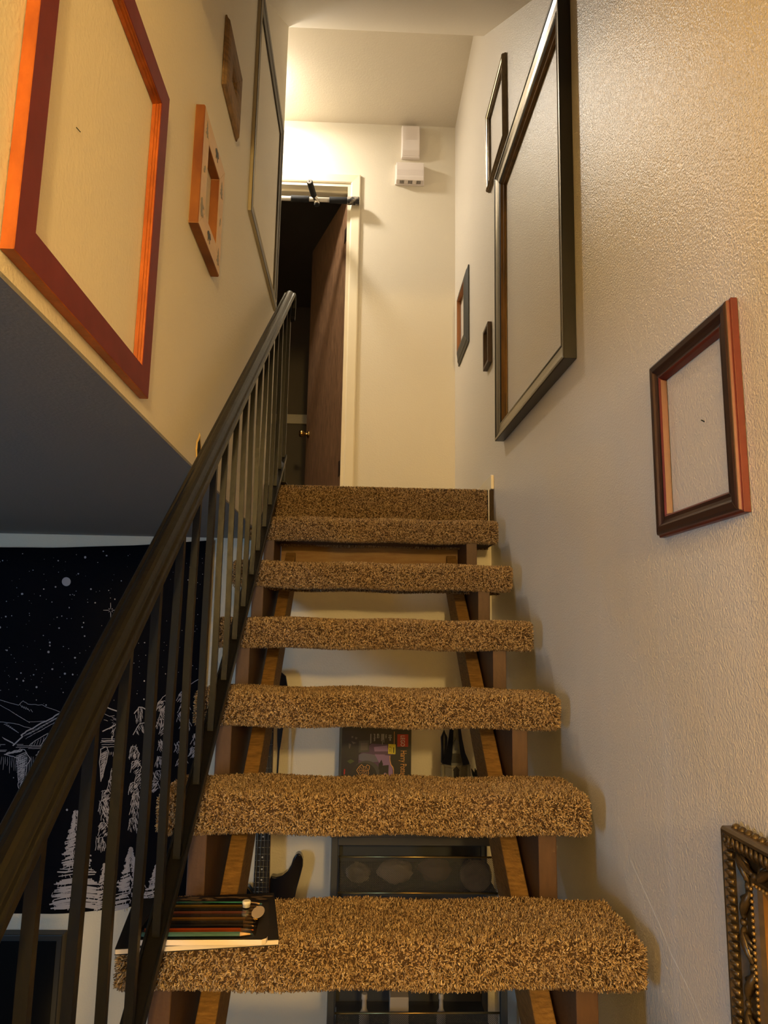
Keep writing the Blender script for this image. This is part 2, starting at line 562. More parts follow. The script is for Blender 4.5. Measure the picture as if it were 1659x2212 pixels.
def make_tread_meshes():
    x0, x1 = TX0 + 0.008, TX1 - 0.008
    m = MB()
    nx = 14
    ns = len(sec)
    rr = random.Random(5)
    vs = []
    for k in range(nx + 1):
        x = x0 + (x1 - x0) * k / nx
        for (y, z) in sec:
            sag = 0.002 * math.sin(k * 1.3)
            vs.append((x, y, z + sag))
    fs = []
    for k in range(nx):
        for i in range(ns):
            j = (i + 1) % ns
            fs.append((k * ns + i, k * ns + j, (k + 1) * ns + j, (k + 1) * ns + i))
    fs += [tuple(range(ns)), tuple(nx * ns + i for i in reversed(range(ns)))]
    m.add(vs, fs, 0, True)
    pa, na = section_points(54000, x0, x1, RNG)
    pb_, nb = end_points(2200, x0, -1, RNG)
    pc, nc = end_points(2200, x1, 1, RNG)
    P = np.vstack([pa, pb_, pc]); N = np.vstack([na, nb, nc])
    P[:, 2] += 0.0022 * np.sin((P[:, 0] - x0) / (x1 - x0) * 14 * 1.3)
    P[:, 1] += 0.002 * np.sin(P[:, 0] * 23)
    return m, pile_mesh('carpet', P, N)


tread_mb, pile_a = make_tread_meshes()
SHIFT = [0.004, -0.006, 0.004, 0.0, -0.004, 0.0]
tread_me = None
for i in (0, 1, 2, 3, 4, 5, -1, -2, -3, -4):
    if i == 0:
        tr = tread_mb.build('tread', m_tread)
        tread_me = tr.data
    else:
        tr = bpy.data.objects.new('tread', tread_me)
        COL.objects.link(tr)
    tr.parent = stair
    tr.location = Vector((SHIFT[i % 6], Y0 + i * RUN, Z0 + i * RISE)) - Vector(stair.location)
    cp = bpy.data.objects.new('carpet', pile_a)
    COL.objects.link(cp)
    cp.parent = tr
    if i % 2:                       # the same pile turned end for end so that no two neighbours repeat
        cp.scale = (-1, 1, 1)
        cp.location = (TX0 + TX1, 0, 0)
    stuff(cp)

# stringers: stepped outer boards and sloping inner beams
ytop = 2.84


def stepped(x0, x1):
    pts = []
    y_r = lambda i: Y0 + i * RUN + 0.034
    zb = lambda i: Z0 + i * RISE + 0.005
    start = -4
    up = [(y_r(start), zb(start) - RISE)]
    for i in range(start, 6):
        up.append((y_r(i), zb(i)))
        up.append((y_r(i + 1) if i < 5 else ytop, zb(i)))
    low = []
    sl = RISE / RUN
    dz = 0.235
    zt = zb(5) - 0.20
    up.append((ytop, zt))
    low.append((y_r(start) + 0.10, zb(start) - RISE - 0.16))
    pts = up + low
    return MB().prism(pts, 'x', x0, x1)


stepped(-0.338, -0.300).build('stringer_board', m_board, stair, bevel=0.002)
stepped(0.398, 0.437).build('stringer_board', m_board, stair, bevel=0.002)


def beam(x0, x1):
    sl = RISE / RUN
    f = lambda y: Z0 + RISE + (y - (Y0 + 2 * RUN + 0.034)) * sl - 0.004
    ya = 0.35
    return MB().prism([(ya, f(ya)), (ytop, f(ytop)), (ytop, f(ytop) - 0.15), (ya, f(ya) - 0.17)], 'x', x0, x1)


beam(-0.279, -0.241).build('stringer_beam', m_raw, stair, bevel=0.003)
beam(0.352, 0.392).build('stringer_beam', m_raw, stair, bevel=0.003)
MB().box(-0.300, 0.437, 2.846, 2.884, 0.175, 0.40).build('header_plank', m_plank, stair, bevel=0.003)

# carpeted edge of the landing
lm = MB()
lm.prism([(2.836, 0.405), (2.836, ZL - 0.03), (2.840, ZL - 0.016), (2.850, ZL - 0.008), (3.02, ZL - 0.006), (3.02, 0.405)], 'x', -0.325, 0.516)
nose = struct(lm.build('floor_landing_edge', m_tread))
n = 30000
u = RNG.uniform(0, 1, n)
Lr, Lt = 0.150, 0.12
s_ = u * (Lr + Lt)
P = np.zeros((n, 3)); N = np.zeros((n, 3))
P[:, 0] = RNG.uniform(-0.325, 0.516, n)
ri = s_ < Lr
P[ri, 1] = 2.836; P[ri, 2] = 0.407 + s_[ri]; N[ri, 1] = -1
P[~ri, 1] = 2.842 + (s_[~ri] - Lr); P[~ri, 2] = ZL - 0.008; N[~ri, 2] = 1
edge = np.clip((P[:, 2] - (ZL - 0.03)) / 0.022, 0, 1) * ri
P[:, 1] += edge * 0.006
N[:, 2] += edge * 0.9
N /= np.linalg.norm(N, axis=1)[:, None]
pm = pile_mesh('landing_carpet', P, N)
o = bpy.data.objects.new('carpet', pm); COL.objects.link(o); o.parent = nose; stuff(o)

# ------------------------------------------------------------------ railing
rail = thing('stair_railing', 'black iron stair railing with moulded handrail and slim upright bars', 'railing', (-0.302, 1.6, -0.35))
SL = 0.7427
HX = -0.3005
hz = lambda y: 0.741 * y - 0.7127
prof = [(-0.0225, -0.009), (-0.0225, 0.001), (-0.020, 0.004), (-0.014, 0.004), (-0.012, 0.007), (-0.008, 0.011), (-0.003, 0.0125), (0.003, 0.0125),
        (0.008, 0.011), (0.012, 0.007), (0.014, 0.004), (0.020, 0.004), (0.0225, 0.001), (0.0225, -0.009), (0.013, -0.012), (0.013, -0.018), (-0.013, -0.018), (-0.013, -0.012)]
ye = 2.795
path = [(0.30, hz(0.30)), (1.2, hz(1.2)), (2.0, hz(2.0)), (ye, hz(ye))]
MB().sweep(path, prof, HX).build('handrail', m_iron, rail, bevel=0.0012, seg=2)
# turned-down end
c0 = Vector((ye, hz(ye)))
ep = [c0 + Vector((0.000, 0.0)), c0 + Vector((0.018, 0.008)), c0 + Vector((0.032, 0.004)), c0 + Vector((0.040, -0.012)), c0 + Vector((0.042, -0.045)), c0 + Vector((0.036, -0.085)), c0 + Vector((0.024, -0.105))]
MB().sweep([tuple(p) for p in ep], [(-0.0225, -0.005), (-0.0225, 0.004), (-0.008, 0.009), (0.008, 0.009), (0.0225, 0.004), (0.0225, -0.005)], HX, smooth=False).build('rail_end_scroll', m_iron, rail)
BX = -0.305
bz = lambda y: SL * y - 1.4130
bp_ = [(-0.0165, -0.009), (-0.0165, 0.009), (-0.0125, 0.009), (-0.0125, -0.001), (0.0125, -0.001), (0.0125, 0.009), (0.0165, 0.009), (0.0165, -0.009)]
MB().sweep([(0.30, bz(0.30)), (1.5, bz(1.5)), (2.815, bz(2.815))], bp_, BX).build('bottom_rail', m_iron, rail, bevel=0.001, seg=1)
rb = random.Random(9)
for k in range(-3, 17):
    y = 0.760 + 0.1227 * k + rb.uniform(-0.008, 0.008)
    if y < 0.32:
        continue
    za, zb_ = bz(y) - 0.004, hz(y) - 0.010
    w = 0.0063
    m = MB()
    nseg = 8
    ph, am = rb.uniform(0, 6), rb.uniform(0.0008, 0.0028)
    vs = []
    for q in range(nseg + 1):
        t = q / nseg
        z = za + (zb_ - za) * t
        env = math.sin(math.pi * t)
        ox, oy = am * env * math.sin(ph + 5 * t), am * env * math.cos(ph * 1.7 + 4 * t)
        tw = 0.10 * env * math.sin(ph * 2)
        for (a, b) in ((-1, -1), (1, -1), (1, 1), (-1, 1)):
            ca, sa = math.cos(tw), math.sin(tw)
            vs.append((BX + ox + w * (a * ca - b * sa), y + oy + w * (a * sa + b * ca), z))
    fs = [(q * 4 + i, q * 4 + (i + 1) % 4, (q + 1) * 4 + (i + 1) % 4, (q + 1) * 4 + i) for q in range(nseg) for i in range(4)]
    fs += [(0, 1, 2, 3), (nseg * 4 + 3, nseg * 4 + 2, nseg * 4 + 1, nseg * 4)]
    m.add(vs, fs)
    m.build('baluster', m_iron, rail)
MB().box(BX - 0.010, BX + 0.010, 2.812, 2.832, ZL + 0.004, hz(2.795) - 0.008).box(BX - 0.018, BX + 0.018, 2.806, 2.880, ZL + 0.001, ZL + 0.006).build('newel_post', m_iron, rail, bevel=0.0015)

# ------------------------------------------------------------------ picture frames (all empty: the wall shows through)
def frame(name, label, side, rect, prof, seg_m, mats, rot=0.0, bevel=0.0008, smooth=False, group='empty picture frames on the stairwell walls'):
    """side +1: on the left wall facing +x, -1: on the right wall facing -x. rect = y0,y1,z0,z1 (outer).
    prof = list of (u inward, h off the wall); seg_m = material index per profile segment"""
    y0, y1, z0, z1 = rect
    cy, cz = (y0 + y1) / 2, (z0 + z1) / 2
    wx = LW if side > 0 else RW
    f = thing(name, label, 'picture frame', (wx, cy, cz), group)
    cr, sr = math.cos(rot), math.sin(rot)

    def P(y, z, h):
        a, b = y - cy, z - cz
        return (wx + side * (h + 0.0008), cy + a * cr - b * sr, cz + a * sr + b * cr)

    n = len(prof)
    cor = [(y0, z0, 1, 1), (y1, z0, -1, 1), (y1, z1, -1, -1), (y0, z1, 1, -1)]
    parts = {}
    for k, nm in enumerate(('bottom_rail', 'side_rail', 'top_rail', 'side_rail')):
        a, b = cor[k], cor[(k + 1) % 4]
        vs = []
        for c in (a, b):
            for (u, h) in prof:
                vs.append(P(c[0] + c[2] * u, c[1] + c[3] * u, h))
        m = MB()
        m.v = vs
        for i in range(n - 1):
            m.f.append((i, i + 1, n + i + 1, n + i)); m.m.append(seg_m[i]); m.sm.append(smooth)
        m.f.append((n - 1, 0, n, 2 * n - 1)); m.m.append(0); m.sm.append(False)
        m.f.append(tuple(range(n))); m.m.append(0); m.sm.append(False)
        m.f.append(tuple(range(2 * n - 1, n - 1, -1))); m.m.append(0); m.sm.append(False)
        parts[(nm, k)] = m.build(nm, mats, f, bevel=bevel, seg=1)
    return f, P, parts


burg = mat('burgundy_paint', (116, 46, 44), 0.55, spec=0.2, noise=(22, (98, 36, 36), 0.3, (1, 1, 1)))
stain = mat('orange_brown_stain', (184, 98, 32), 0.42, noise=(26, (130, 60, 18), 0.22, (1, 1, 0.35)), bump=(90, 0.0004))
frame('large_burgundy_frame', 'large burgundy-faced frame with orange-brown stained sides, nearest on the left wall', 1, (0.709, 1.202, 0.384, 0.957),
      [(0, 0), (0, 0.0135), (0.001, 0.0145), (0.043, 0.0145), (0.044, 0.0135), (0.044, 0.010), (0.047, 0.010), (0.047, 0.006), (0.050, 0.006), (0.050, 0)],
      [1, 1, 0, 0, 1, 1, 1, 1, 1], [burg, stain], bevel=0)

# block frame with painted motifs
birch = mat('pale_birch', (216, 184, 138), 0.5, noise=(14, (200, 164, 116), 0.3, (1, 1, 4)))
oakst = mat('amber_stain', (136, 82, 32), 0.5, noise=(8, (106, 54, 22), 0.12, (1, 1, 0.5)))
fb, P, _ = frame('painted_motif_frame', 'chunky pale wooden frame painted with small animals and trees, amber sides', 1, (1.440, 1.682, 0.855, 1.138),
                 [(0, 0), (0, 0.019), (0.002, 0.021), (0.056, 0.021), (0.058, 0.019), (0.058, 0)], [1, 1, 0, 1, 1], [birch, oakst])
motif_k = mat('motif_black', (42, 46, 46), 0.6)
motif_g = mat('motif_grey', (140, 130, 112), 0.6)
BEAR = [(-.5, .05), (-.46, .22), (-.3, .34), (-.1, .40), (.12, .36), (.25, .42), (.36, .34), (.5, .2), (.48, .1), (.34, .08), (.26, -.02), (.28, -.3), (.16, -.3), (.14, -.08), (-.12, -.06), (-.16, -.3), (-.3, -.3), (-.32, -.05)]
TREE = [(-.06, -.5), (-.06, -.38), (-.34, -.38), (-.12, -.14), (-.26, -.14), (-.08, .10), (-.18, .10), (0, .5), (.18, .10), (.08, .10), (.26, -.14), (.12, -.14), (.34, -.38), (.06, -.38), (.06, -.5)]
LEAF = [(-.5, 0), (-.3, .2), (-.1, .12), (.0, .28), (.15, .12), (.35, .2), (.5, 0), (.3, -.16), (.1, -.1), (0, -.26), (-.15, -.1), (-.35, -.18)]
for (cy, cz, sc, shp, mi, rt) in ((1.468, 0.905, 0.046, BEAR, 1, 1.45), (1.548, 0.882, 0.036, BEAR, 0, 0.0), (1.580, 1.112, 0.038, BEAR, 0, 0.0), (1.470, 1.100, 0.040, TREE, 1, 0.1),
                                  (1.652, 1.070, 0.044, TREE, 1, 0), (1.655, 0.895, 0.046, TREE, 1, 0), (1.468, 1.000, 0.026, LEAF, 2, 0.9), (1.655, 0.985, 0.026, LEAF, 2, 1.2)):
    m = MB()
    c_, s_ = math.cos(rt), math.sin(rt)
    pts = [P(cy + sc * (a * c_ - b * s_), cz + sc * (a * s_ + b * c_), 0.0212) for (a, b) in shp]
    m.add(pts + [(p[0] + 0.0005, p[1], p[2]) for p in pts], [tuple(range(len(pts), 2 * len(pts)))] + [(i, (i + 1) % len(pts), len(pts) + (i + 1) % len(pts), len(pts) + i) for i in range(len(pts))])
    m.build('painted_motif', [motif_k, motif_g, motif_g][mi], fb)

weath = mat('weathered_driftwood', (150, 116, 76), 0.75, noise=(24, (96, 78, 56), 0.25, (1, 1, 5)), bump=(110, 0.0012, 4))
frame('small_driftwood_frame', 'small square weathered wood frame with rounded wide edges and a tiny opening', 1, (1.676, 1.900, 1.385, 1.590),
      [(0, 0), (0, 0.004), (0.004, 0.006), (0.008, 0.011), (0.022, 0.0145), (0.060, 0.0145), (0.076, 0.011), (0.082, 0.006), (0.082, 0)], [0] * 8, [weath], bevel=0.0006)
charc = mat('charcoal_wood', (70, 64, 52), 0.4, noise=(20, (56, 48, 38), 0.3, (1, 1, 1)))
edgel = mat('worn_silver_edge', (168, 156, 128), 0.4)
frame('tall_charcoal_frame', 'tall thin charcoal frame with a worn silvery bead, furthest on the left wall', 1, (2.155, 2.905, 1.330, 2.180),
      [(0, 0), (0, 0.010), (0.002, 0.012), (0.020, 0.012), (0.022, 0.0105), (0.026, 0.0105), (0.028, 0.0125), (0.031, 0.0125), (0.033, 0.010), (0.056, 0.006), (0.058, 0.006), (0.058, 0)],
      [1, 0, 0, 0, 0, 1, 1, 0, 0, 2, 0], [charc, edgel, mat('worn_silver_lip', (150, 132, 98), 0.5)], bevel=0)

pewt = mat('pewter_gilt', (122, 104, 74), 0.32, 0.55, noise=(40, (90, 76, 52), 0.3, (1, 1, 1)))
silv = mat('bright_silver_bead', (214, 200, 168), 0.25, 0.8)
frame('thin_pewter_frame', 'thin pewter-gold frame with a bright inner bead, high on the right wall', -1, (2.497, 2.868, 1.892, 2.258),
      [(0, 0), (0, 0.008), (0.002, 0.010), (0.002, 0.015), (0.005, 0.020), (0.009, 0.020), (0.012, 0.017), (0.015, 0.018), (0.020, 0.016), (0.024, 0.011), (0.026, 0.010), (0.026, 0)],
      [0, 0, 0, 0, 0, 0, 1, 1, 0, 0, 0], [pewt, silv])
blk = mat('satin_black_lacquer', (18, 16, 13), 0.32, noise=(12, (13, 12, 10), 0.3, (1, 1, 1)), spec=0.5)
gun = mat('gunmetal_face', (126, 118, 104), 0.26, 0.75)
gold = mat('tarnished_gilt_lip', (128, 92, 44), 0.42, 0.35, noise=(30, (70, 52, 28), 0.25, (1, 1, 0.2)))
frame('large_black_frame', 'large black and gunmetal frame with a wide scooped face, biggest on the right wall', -1, (1.705, 2.620, 0.700, 1.772),
      [(0, 0), (0, 0.032), (0.002, 0.034), (0.010, 0.034), (0.013, 0.031), (0.030, 0.026), (0.048, 0.024), (0.052, 0.026), (0.056, 0.024), (0.062, 0.020), (0.068, 0.012), (0.072, 0.010), (0.076, 0.004), (0.076, 0)],
      [0, 0, 1, 0, 1, 1, 1, 1, 0, 2, 2, 2, 2], [blk, gun, gold], rot=math.radians(1.6))
slate = mat('slate_black_paint', (52, 52, 50), 0.5)
cherry = mat('bare_reddish_wood', (166, 112, 70), 0.55)
frame('narrow_slate_frame', 'narrow slate-black frame with bare wood inner edge by the far corner, right wall', -1, (3.452, 3.815, 1.455, 1.872),
      [(0, 0), (0, 0.006), (0.010, 0.008), (0.020, 0.014), (0.028, 0.015), (0.052, 0.022), (0.062, 0.022), (0.062, 0.004), (0.064, 0)], [0, 0, 0, 0, 0, 0, 1, 1], [slate, cherry])
brn = mat('dull_brown_wood', (92, 74, 60), 0.5, noise=(30, (72, 56, 44), 0.3, (1, 1, 1)))
frame('tiny_brown_frame', 'tiny dull brown frame, smallest on the right wall, beside the large black frame', -1, (2.852, 2.970, 1.114, 1.292),
      [(0, 0), (0, 0.017), (0.001, 0.018), (0.013, 0.018), (0.014, 0.016), (0.014, 0)], [0] * 5, [brn])
mahog = mat('mahogany_side', (104, 38, 26), 0.42, noise=(16, (80, 26, 20), 0.25, (1, 1, 0.4)))
espr = mat('espresso_face', (50, 30, 26), 0.32, spec=0.6)
rf, P, _ = frame('red_brown_frame', 'black-brown frame with reddish mahogany edges, nearest at mid height on the right wall', -1, (0.966, 1.250, 0.170, 0.487),
                 [(0, 0), (0, 0.010), (0.003, 0.011), (0.004, 0.016), (0.008, 0.018), (0.018, 0.018), (0.021, 0.014), (0.027, 0.012), (0.033, 0.013), (0.036, 0.010), (0.038, 0.004), (0.039, 0)],
                 [1, 1, 1, 0, 0, 0, 0, 0, 1, 1, 1], [espr, mahog])
MB().tube([(RW, 1.086, 0.335), (RW - 0.006, 1.084, 0.337)], 0.0011, 6).build('picture_nail', mat('dark_nail', (50, 56, 48), 0.5, 0.6))
tag(bpy.data.objects['picture_nail'], 'small dark nail in the wall inside the red-brown frame', 'nail')
o = MB().tube([(LW, 0.862, 0.640), (LW + 0.005, 0.8645, 0.635)], 0.0007, 6).build('wall_nail', mat('dark_nail', (50, 56, 48), 0.5))
tag(o, 'small bent nail in the wall inside the large burgundy frame', 'nail')

# ornate frame, lower right
anti = mat('antique_dark_gilt', (58, 47, 32), 0.30, 0.45, noise=(60, (96, 78, 48), 0.3, (1, 1, 1)), spec=0.6)
bead_m = mat('rubbed_gilt', (150, 120, 70), 0.3, 0.6)
ginner = mat('ochre_lip', (170, 116, 40), 0.45)
oy0, oy1, oz0, oz1 = 0.640, 1.052, -0.860, -0.262
of, P, parts = frame('ornate_antique_frame', 'ornate dark antique frame with carved leaves and beading, low on the right wall', -1, (oy0, oy1, oz0, oz1),
                     [(0, 0), (0, 0.024), (0.003, 0.028), (0.007, 0.028), (0.010, 0.024), (0.024, 0.020), (0.032, 0.013), (0.046, 0.011), (0.052, 0.016), (0.058, 0.017), (0.062, 0.013), (0.066, 0.008), (0.070, 0.007), (0.080, 0.004), (0.080, 0)],
                     [0] * 11 + [1, 1, 1], [anti, ginner], bevel=0)


def along(k, t, u, h):
    """point on rail k (0 bottom,1 far side,2 top,3 near side): t metres from the far/top corner, inset u, height h"""
    if k == 2:
        return P(oy1 - t, oz1 - u, h)
    if k == 1:
        return P(oy1 - u, oz1 - t, h)
    if k == 3:
        return P(oy0 + u, oz1 - t, h)
    return P(oy1 - t, oz0 + u, h)


for k, nm, L in ((2, 'top_rail', oy1 - oy0), (1, 'side_rail', oz1 - oz0), (3, 'side_rail', oz1 - oz0), (0, 'bottom_rail', oy1 - oy0)):
    par = parts[(nm, k)]
    mb = MB(); t = 0.064
    while t < L - 0.062:
        mb.ball(along(k, t, 0.0575, 0.0185), 0.0027, 7, 4)
        t += 0.0078
    mb.build('bead_row', bead_m, par)
    mg = MB(); t = 0.010
    while t < L - 0.008:
        a, b = along(k, t, 0.0085, 0.026), along(k, t, 0.023, 0.0215)
        mid = along(k, t, 0.015, 0.0265)
        mg.tube([a, mid, b], [0.0022, 0.0036, 0.0046], 7)
        t += 0.0115
    mg.build('gadroon_band', anti, par)
    ml = MB(); t = 0.018
    q = 0
    while t < L - 0.02:
        # acanthus scroll: a curling stem with side leaflets lying in the scoop
        sgn = 1 if q % 2 == 0 else -1
        stem = []
        for j in range(7):
            f_ = j / 6
            stem.append(along(k, t + 0.046 * f_, 0.038 - sgn * 0.010 * math.cos(f_ * 3.0), 0.014 + 0.005 * math.sin(f_ * 3.1)))
        ml.tube(stem, [0.002, 0.0045, 0.006, 0.006, 0.005, 0.0035, 0.0015], 7)
        for j in (1, 2, 3, 4):
            f_ = j / 6
            ml.tube([along(k, t + 0.046 * f_, 0.038 - sgn * 0.010 * math.cos(f_ * 3.0), 0.018), along(k, t + 0.046 * f_ + 0.008, 0.038 + sgn * 0.006, 0.0175), along(k, t + 0.046 * f_ + 0.014, 0.038 + sgn * 0.011, 0.014)], [0.0025, 0.0034, 0.001], 6)
        ml.ball(along(k, t + 0.047, 0.038 + sgn * 0.009, 0.016), 0.0052, 8, 5)
        t += 0.050
        q += 1
    ml.build('carved_leaves', anti, par)
    # scalloped outer edge
    msc = MB(); t = 0.012
    while t < L - 0.01:
        msc.ball(along(k, t, 0.0025, 0.010), 0.0085, 8, 5, sc=(0.9, 0.7, 1.0))
        t += 0.0165
    msc.build('scalloped_edge', anti, par)

# ------------------------------------------------------------------ boxes on the upper back wall
ch = thing('door_chime', 'tall white plastic door chime high on the far wall, touching the ceiling', 'door chime', (0.268, D, 2.94))
MB().prism([(0.212, D), (0.216, D - 0.026), (0.324, D - 0.026), (0.328, D)], 'z', 2.838, 3.052).build('base', m_white, ch, bevel=0.004)
MB().prism([(D - 0.026, 2.842), (D - 0.047, 2.872), (D - 0.047, 3.030), (D - 0.026, 3.048)], 'x', 0.216, 0.324).build('cover', m_white, ch, bevel=0.006, seg=3)
mg = MB()
for k in range(11):
    x = 0.237 + k * 0.0066
    mg.box(x, x + 0.0022, D - 0.0482, D - 0.0468, 2.940, 3.024)
mg.build('sound_grille', m_white, ch)
c2 = thing('wall_alarm', 'wide white plastic alarm box with slots underneath, below the door chime', 'alarm box', (0.266, D, 2.73))
MB().box(0.178, 0.354, D - 0.012, D, 2.664, 2.796).build('base', m_white, c2, bevel=0.003)
MB().prism([(D - 0.012, 2.668), (D - 0.046, 2.672), (D - 0.050, 2.690), (D - 0.050, 2.780), (D - 0.044, 2.790), (D - 0.012, 2.792)], 'x', 0.184, 0.350).build('cover', m_white, c2, bevel=0.003)
for g in range(3):
    ms = MB()
    for k in range(4):
        x = 0.207 + g * 0.050 + k * 0.0068
        ms.prism([(D - 0.018, 2.6662), (D - 0.043, 2.6698), (D - 0.043, 2.6728), (D - 0.018, 2.6692)], 'x', x, x + 0.0030)
    ms.build('vent', m_slot, c2)

mr = MB()
for k, z in enumerate((2.704, 2.712, 2.720, 2.728, 2.736)):
    mr.add([(0.188, D - 0.0504, z - 0.003), (0.255, D - 0.0504, z - 0.003), (0.275, D - 0.0504, z), (0.346, D - 0.0504, z),
            (0.188, D - 0.0504, z - 0.0015), (0.255, D - 0.0504, z - 0.0015), (0.275, D - 0.0504, z + 0.0015), (0.346, D - 0.0504, z + 0.0015)],
           [(0, 1, 5, 4), (1, 2, 6, 5), (2, 3, 7, 6)])
mr.build('rib_shade_strips', mat('shaded_plastic', (208, 196, 190), 0.5), c2)  # flat strips in a darker tone, painting in the shade of the ribs

# ------------------------------------------------------------------ pull-up bar across the door head
pz, py = 2.522, D - 0.046
pu = thing('pull_up_bar', 'doorway pull-up bar with black foam grips across the top of the door', 'exercise bar', (-0.47, py, pz))
X = lambda a, b, r, n=14: MB().tube([(a, py, pz), (b, py, pz)], r, n)
X(-0.93, -0.105, 0.0135).build('bar', mat('white_tube', (222, 216, 204), 0.3), pu)
X(-0.440, -0.332, 0.019).build('foam_grip', m_foam, pu, bevel=0.003)
X(-0.212, -0.106, 0.019).build('foam_grip', m_foam, pu, bevel=0.003)
X(-0.840, -0.735, 0.019).build('foam_grip', m_foam, pu, bevel=0.003)
for (a, b) in ((-0.106, -0.034), (-0.925, -0.855)):
    X(a, b, 0.0245, 18).build('end_pad', m_worn, pu, bevel=0.003)
for hx_ in (-0.300, -0.640):
    sg = 1
    h = MB().tube([(hx_ + 0.010, py + 0.004, pz - 0.006), (hx_ + 0.004, py - 0.02, pz - 0.002), (hx_ - 0.004, py - 0.05, pz)], [0.014, 0.014, 0.013], 12)
    h.tube([(hx_ + 0.012, py + 0.006, pz + 0.012), (hx_ + 0.013, py, pz - 0.018), (hx_ + 0.014, py - 0.003, pz - 0.032)], [0.017, 0.018, 0.015], 12)
    h.build('elbow', m_chrome, pu)
    MB().tube([(hx_ + 0.014, py - 0.003, pz - 0.032), (hx_ + 0.015, py - 0.004, pz - 0.042)], [0.0165, 0.014], 12).build('end_cap', m_foam, pu)
    MB().tube([(hx_ - 0.003, py - 0.040, pz), (hx_ - 0.020, py - 0.165, pz + 0.004)], 0.0175, 14).build('foam_grip', m_foam, pu, bevel=0.003)
    MB().tube([(hx_ - 0.0199, py - 0.164, pz + 0.004), (hx_ - 0.0206, py - 0.169, pz + 0.0042)], [0.0155, 0.0135], 14).tube([(hx_ - 0.0206, py - 0.169, pz + 0.0042), (hx_ - 0.0207, py - 0.1697, pz + 0.0042)], 0.004, 8, mi=1).build('tube_plug', [mat('grey_plug', (140, 136, 130), 0.4), m_slot], pu)

# ------------------------------------------------------------------ tapestry on the lower back wall
m_cloth = mat('black_navy_cloth', (6, 6, 15), 0.9, bump=(700, 0.0004), spec=0.15)
m_print = mat('pale_print', (176, 170, 176), 0.8)
TY = LB - 0.004


def T(px, py_):
    return (-1.417 + 0.001818 * px + 1.9e-7 * (983 - px) * (py_ - 1183), 0.3005 + 0.0000335 * px - 0.001718 * (py_ - 1183))


def wave(x, z):
    return TY - 0.004 - 0.0025 * math.sin(x * 9 + z * 2) - 0.0015 * math.sin(x * 23)


def top_z(x):
    pts = [(-2.15, 0.315), (-1.6, 0.303), (-1.417, 0.300), (-1.218, 0.302), (-0.873, 0.320), (-0.577, 0.346)]
    for a, b in zip(pts, pts[1:]):
        if a[0] <= x <= b[0]:
            f = (x - a[0]) / (b[0] - a[0])
            return a[1] + (b[1] - a[1]) * f
    return pts[-1][1]


tap = thing('night_sky_tapestry', 'large black wall tapestry with a starry sky, mountains and pine trees', 'tapestry', (-1.36, LB, -0.35))
m = MB()
nx, nz = 40, 14
for i in range(nx + 1):
    x = -2.15 + (2.15 - 0.577) * i / nx
    zt = top_z(x)
    zb_ = -1.046 + 0.055 * max(0, (x + 1.1) / 0.52) ** 1.4
    for j in range(nz + 1):
        z = zt + (zb_ - zt) * j / nz
        m.v.append((x, wave(x, z), z))
for i in range(nx):
    for j in range(nz):
        a = i * (nz + 1) + j
        m.f.append((a, a + 1, a + nz + 2, a + nz + 1)); m.m.append(0); m.sm.append(True)
cl = m.build('cloth', m_cloth, tap)
so = cl.modifiers.new('thickness', 'SOLIDIFY'); so.thickness = 0.0016; so.offset = 0
EPS = 0.0013
pr = MB()
rt = random.Random(21)


def pt(px, py_):
    x, z = T(px, py_)
    return (x, wave(x, z) - EPS, z)


def disc(px, py_, rx, ry, n=8, rot=0.0):
    vs = []
    for k in range(n):
        a = 2 * math.pi * k / n
        dx, dy = rx * math.cos(a), ry * math.sin(a)
        vs.append(pt(px + dx * math.cos(rot) - dy * math.sin(rot), py_ + dx * math.sin(rot) + dy * math.cos(rot)))
    pr.add(vs, [tuple(range(n))])


def stroke(pts, w=1.0, taper=True):
    """ink line through image-measured tapestry points"""
    n = len(pts)
    L, R = [], []
    for i, p in enumerate(pts):
        a, b = pts[max(i - 1, 0)], pts[min(i + 1, n - 1)]
        dx, dy = b[0] - a[0], b[1] - a[1]
        d = math.hypot(dx, dy) or 1
        ww = w * ((0.35 + 0.65 * math.sin(math.pi * (i + 0.4) / (n - 0.2))) if taper else 1) / 2
        L.append(pt(p[0] - dy / d * ww, p[1] + dx / d * ww))
        R.append(pt(p[0] + dy / d * ww, p[1] - dx / d * ww))
    pr.add(L + R, [(i, i + 1, n + i + 1, n + i) for i in range(n - 1)])


def wob(a, b, n=6, amp=1.5):
    return [(a[0] + (b[0] - a[0]) * i / n + rt.uniform(-amp, amp), a[1] + (b[1] - a[1]) * i / n + rt.uniform(-amp, amp)) for i in range(n + 1)]


def poly_wob(pts, n=5, amp=1.2):
    out = []
    for a, b in zip(pts, pts[1:]):
        out += wob(a, b, n, amp)[:-1]
    return out + [pts[-1]]


